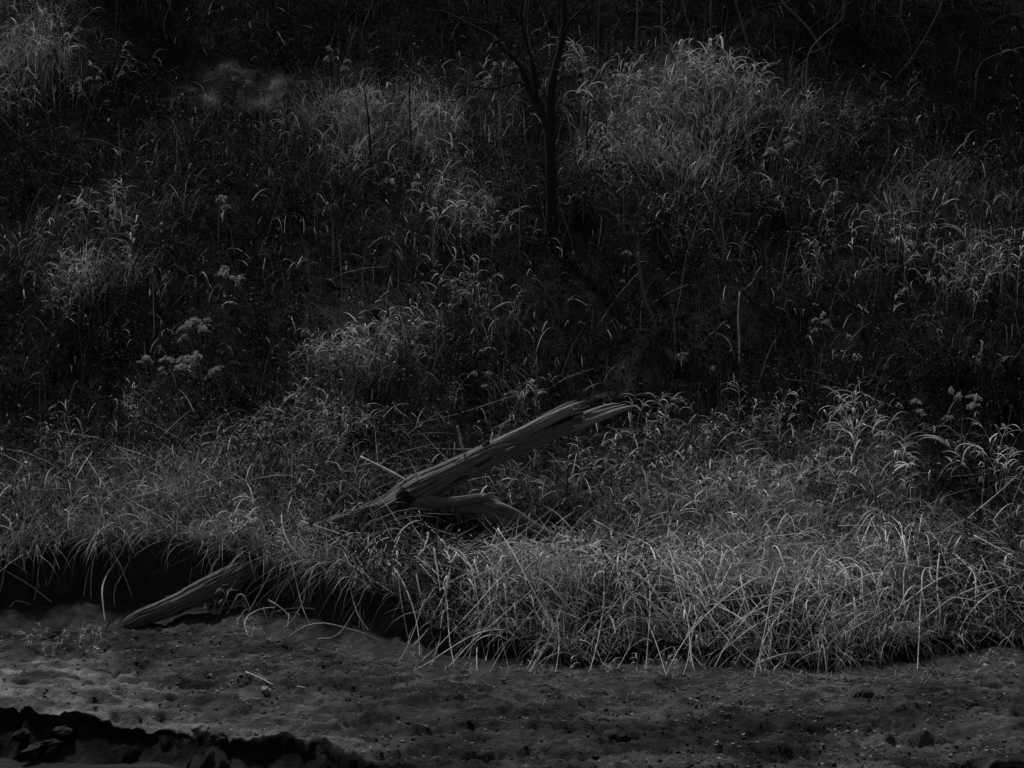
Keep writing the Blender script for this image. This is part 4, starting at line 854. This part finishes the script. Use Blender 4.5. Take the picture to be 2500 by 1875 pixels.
stone(925, 770, .16, .12, .10, "dark rounded stone set in the overhang above the drooping tufts", M_soil, light=.6)
stone(1665, 878, .13, .08, .06, "flat pale slab at the foot of the bare soil")
stone(490, 1797, .07, .05, .035, "pale lump of mud perched on the broken lip", M_soil, "mud_clod", cat="mud clod", light=2.0)
stone(530, 1805, .06, .05, .03, "dark rounded clod at the notch in the lip", M_soil, "mud_clod", cat="mud clod", light=.5)
stone(150, 1782, .09, .07, .03, "slumped pale clod under the cut bank, nearest the lip", M_soil, "mud_clod", y=10.95, cat="mud clod", light=.5)
stone(50, 1795, .07, .06, .035, "slumped clod in the corner under the cut bank", M_soil, "mud_clod", y=10.9, cat="mud clod", light=.3)
stone(130, 1812, .09, .05, .02, "long flat clod at the water line", M_soil, "mud_clod", y=10.85, cat="mud clod", light=.35)
stone(90, 1826, .14, .05, .02, "thin pale sliver of mud lying at the water's edge", M_soil, "mud_clod", y=10.82, cat="mud clod", light=.45)
stone(1760, 1540, .09, .05, .05, "dark lump of earth under the matted reeds", M_soil, "mud_clod", cat="mud clod", light=.5)
stone(1505, 1795, .10, .07, .03, "smooth low mound on the open mud", M_soil, "mud_clod", cat="mud clod", light=.4, dz=-.015)
N = 12000; x = rng.uniform(-4.6, 4.6, N); y = rng.uniform(9.5, 14.9, N); d = sstep(.35, .7, fbm(x * 2.1, y * 3, 98)) + .08
k = (y > lip_y(x) + .03) & (y < foot_y(x)) & (rng.random(N) < d); x, y = x[k], y[k]; N = len(x); r_ = .004 + .022 * rng.random(N) ** 3
oc = np.array([(1, 0, 0), (0, 1, 0), (-1, 0, 0), (0, -1, 0), (0, 0, .8), (0, 0, -.8)], float)
V = np.stack([x, y, mud(x, y)], 1)[:, None] + oc[None] * r_[:, None, None] * rng.uniform(.5, 1.4, (N, 6, 1)) * np.array([1, 1, .55]); V = V.reshape(-1, 3)
F = np.array([(0, 1, 4), (1, 2, 4), (2, 3, 4), (3, 0, 4), (1, 0, 5), (2, 1, 5), (3, 2, 5), (0, 3, 5)])[None] + (np.arange(N) * 6)[:, None, None]
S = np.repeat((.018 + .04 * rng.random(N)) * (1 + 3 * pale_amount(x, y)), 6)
tag(obj("mud_crumbs", mesh_from("mud_crumbs", V, F.reshape(-1, 3), M_soil, shade=S)), "crumbs and small clods of mud scattered over the shelf", "crumbs", kind="stuff")
def big_leaf(px, py, s, label):
    p = G(px, py); V, F, S = leaves(np.zeros((1, 3)), np.array([s]), np.array([.42]), .5, .7)
    V = np.concatenate([V, V * np.array([1, 1, 1]) + (0, 0, .002)]); F = np.concatenate([F, F[:, ::-1] + 4]); 
    tag(obj("fallen_leaf", mesh_from("fallen_leaf", V, F, M_grass, shade=np.full(8, .42)), loc=p + np.array([0, 0, .015])), label, "leaf", "bright fallen leaves")
for px, py, s, lab in [(1085, 1640, .07, "bright pointed leaf at the foot of the slanting straw"), (1135, 1612, .07, "curled pale leaf near the pointed one"), (710, 1552, .06, "broad fallen leaf in the litter below the low trunk"),
                       (740, 1550, .05, "smaller leaf touching the broad one"), (545, 1600, .06, "pale leaf in the dark litter above the sand"), (245, 1590, .05, "lone pale leaf on the back of the sand")]: big_leaf(px, py, s, lab)
print("tris", sum(sum(max(0, len(p.vertices) - 2) for p in m.polygons) for m in bpy.data.meshes if len(m.polygons) < 20000) , "+", sum(len(m.polygons) * 2 for m in bpy.data.meshes if len(m.polygons) >= 20000))
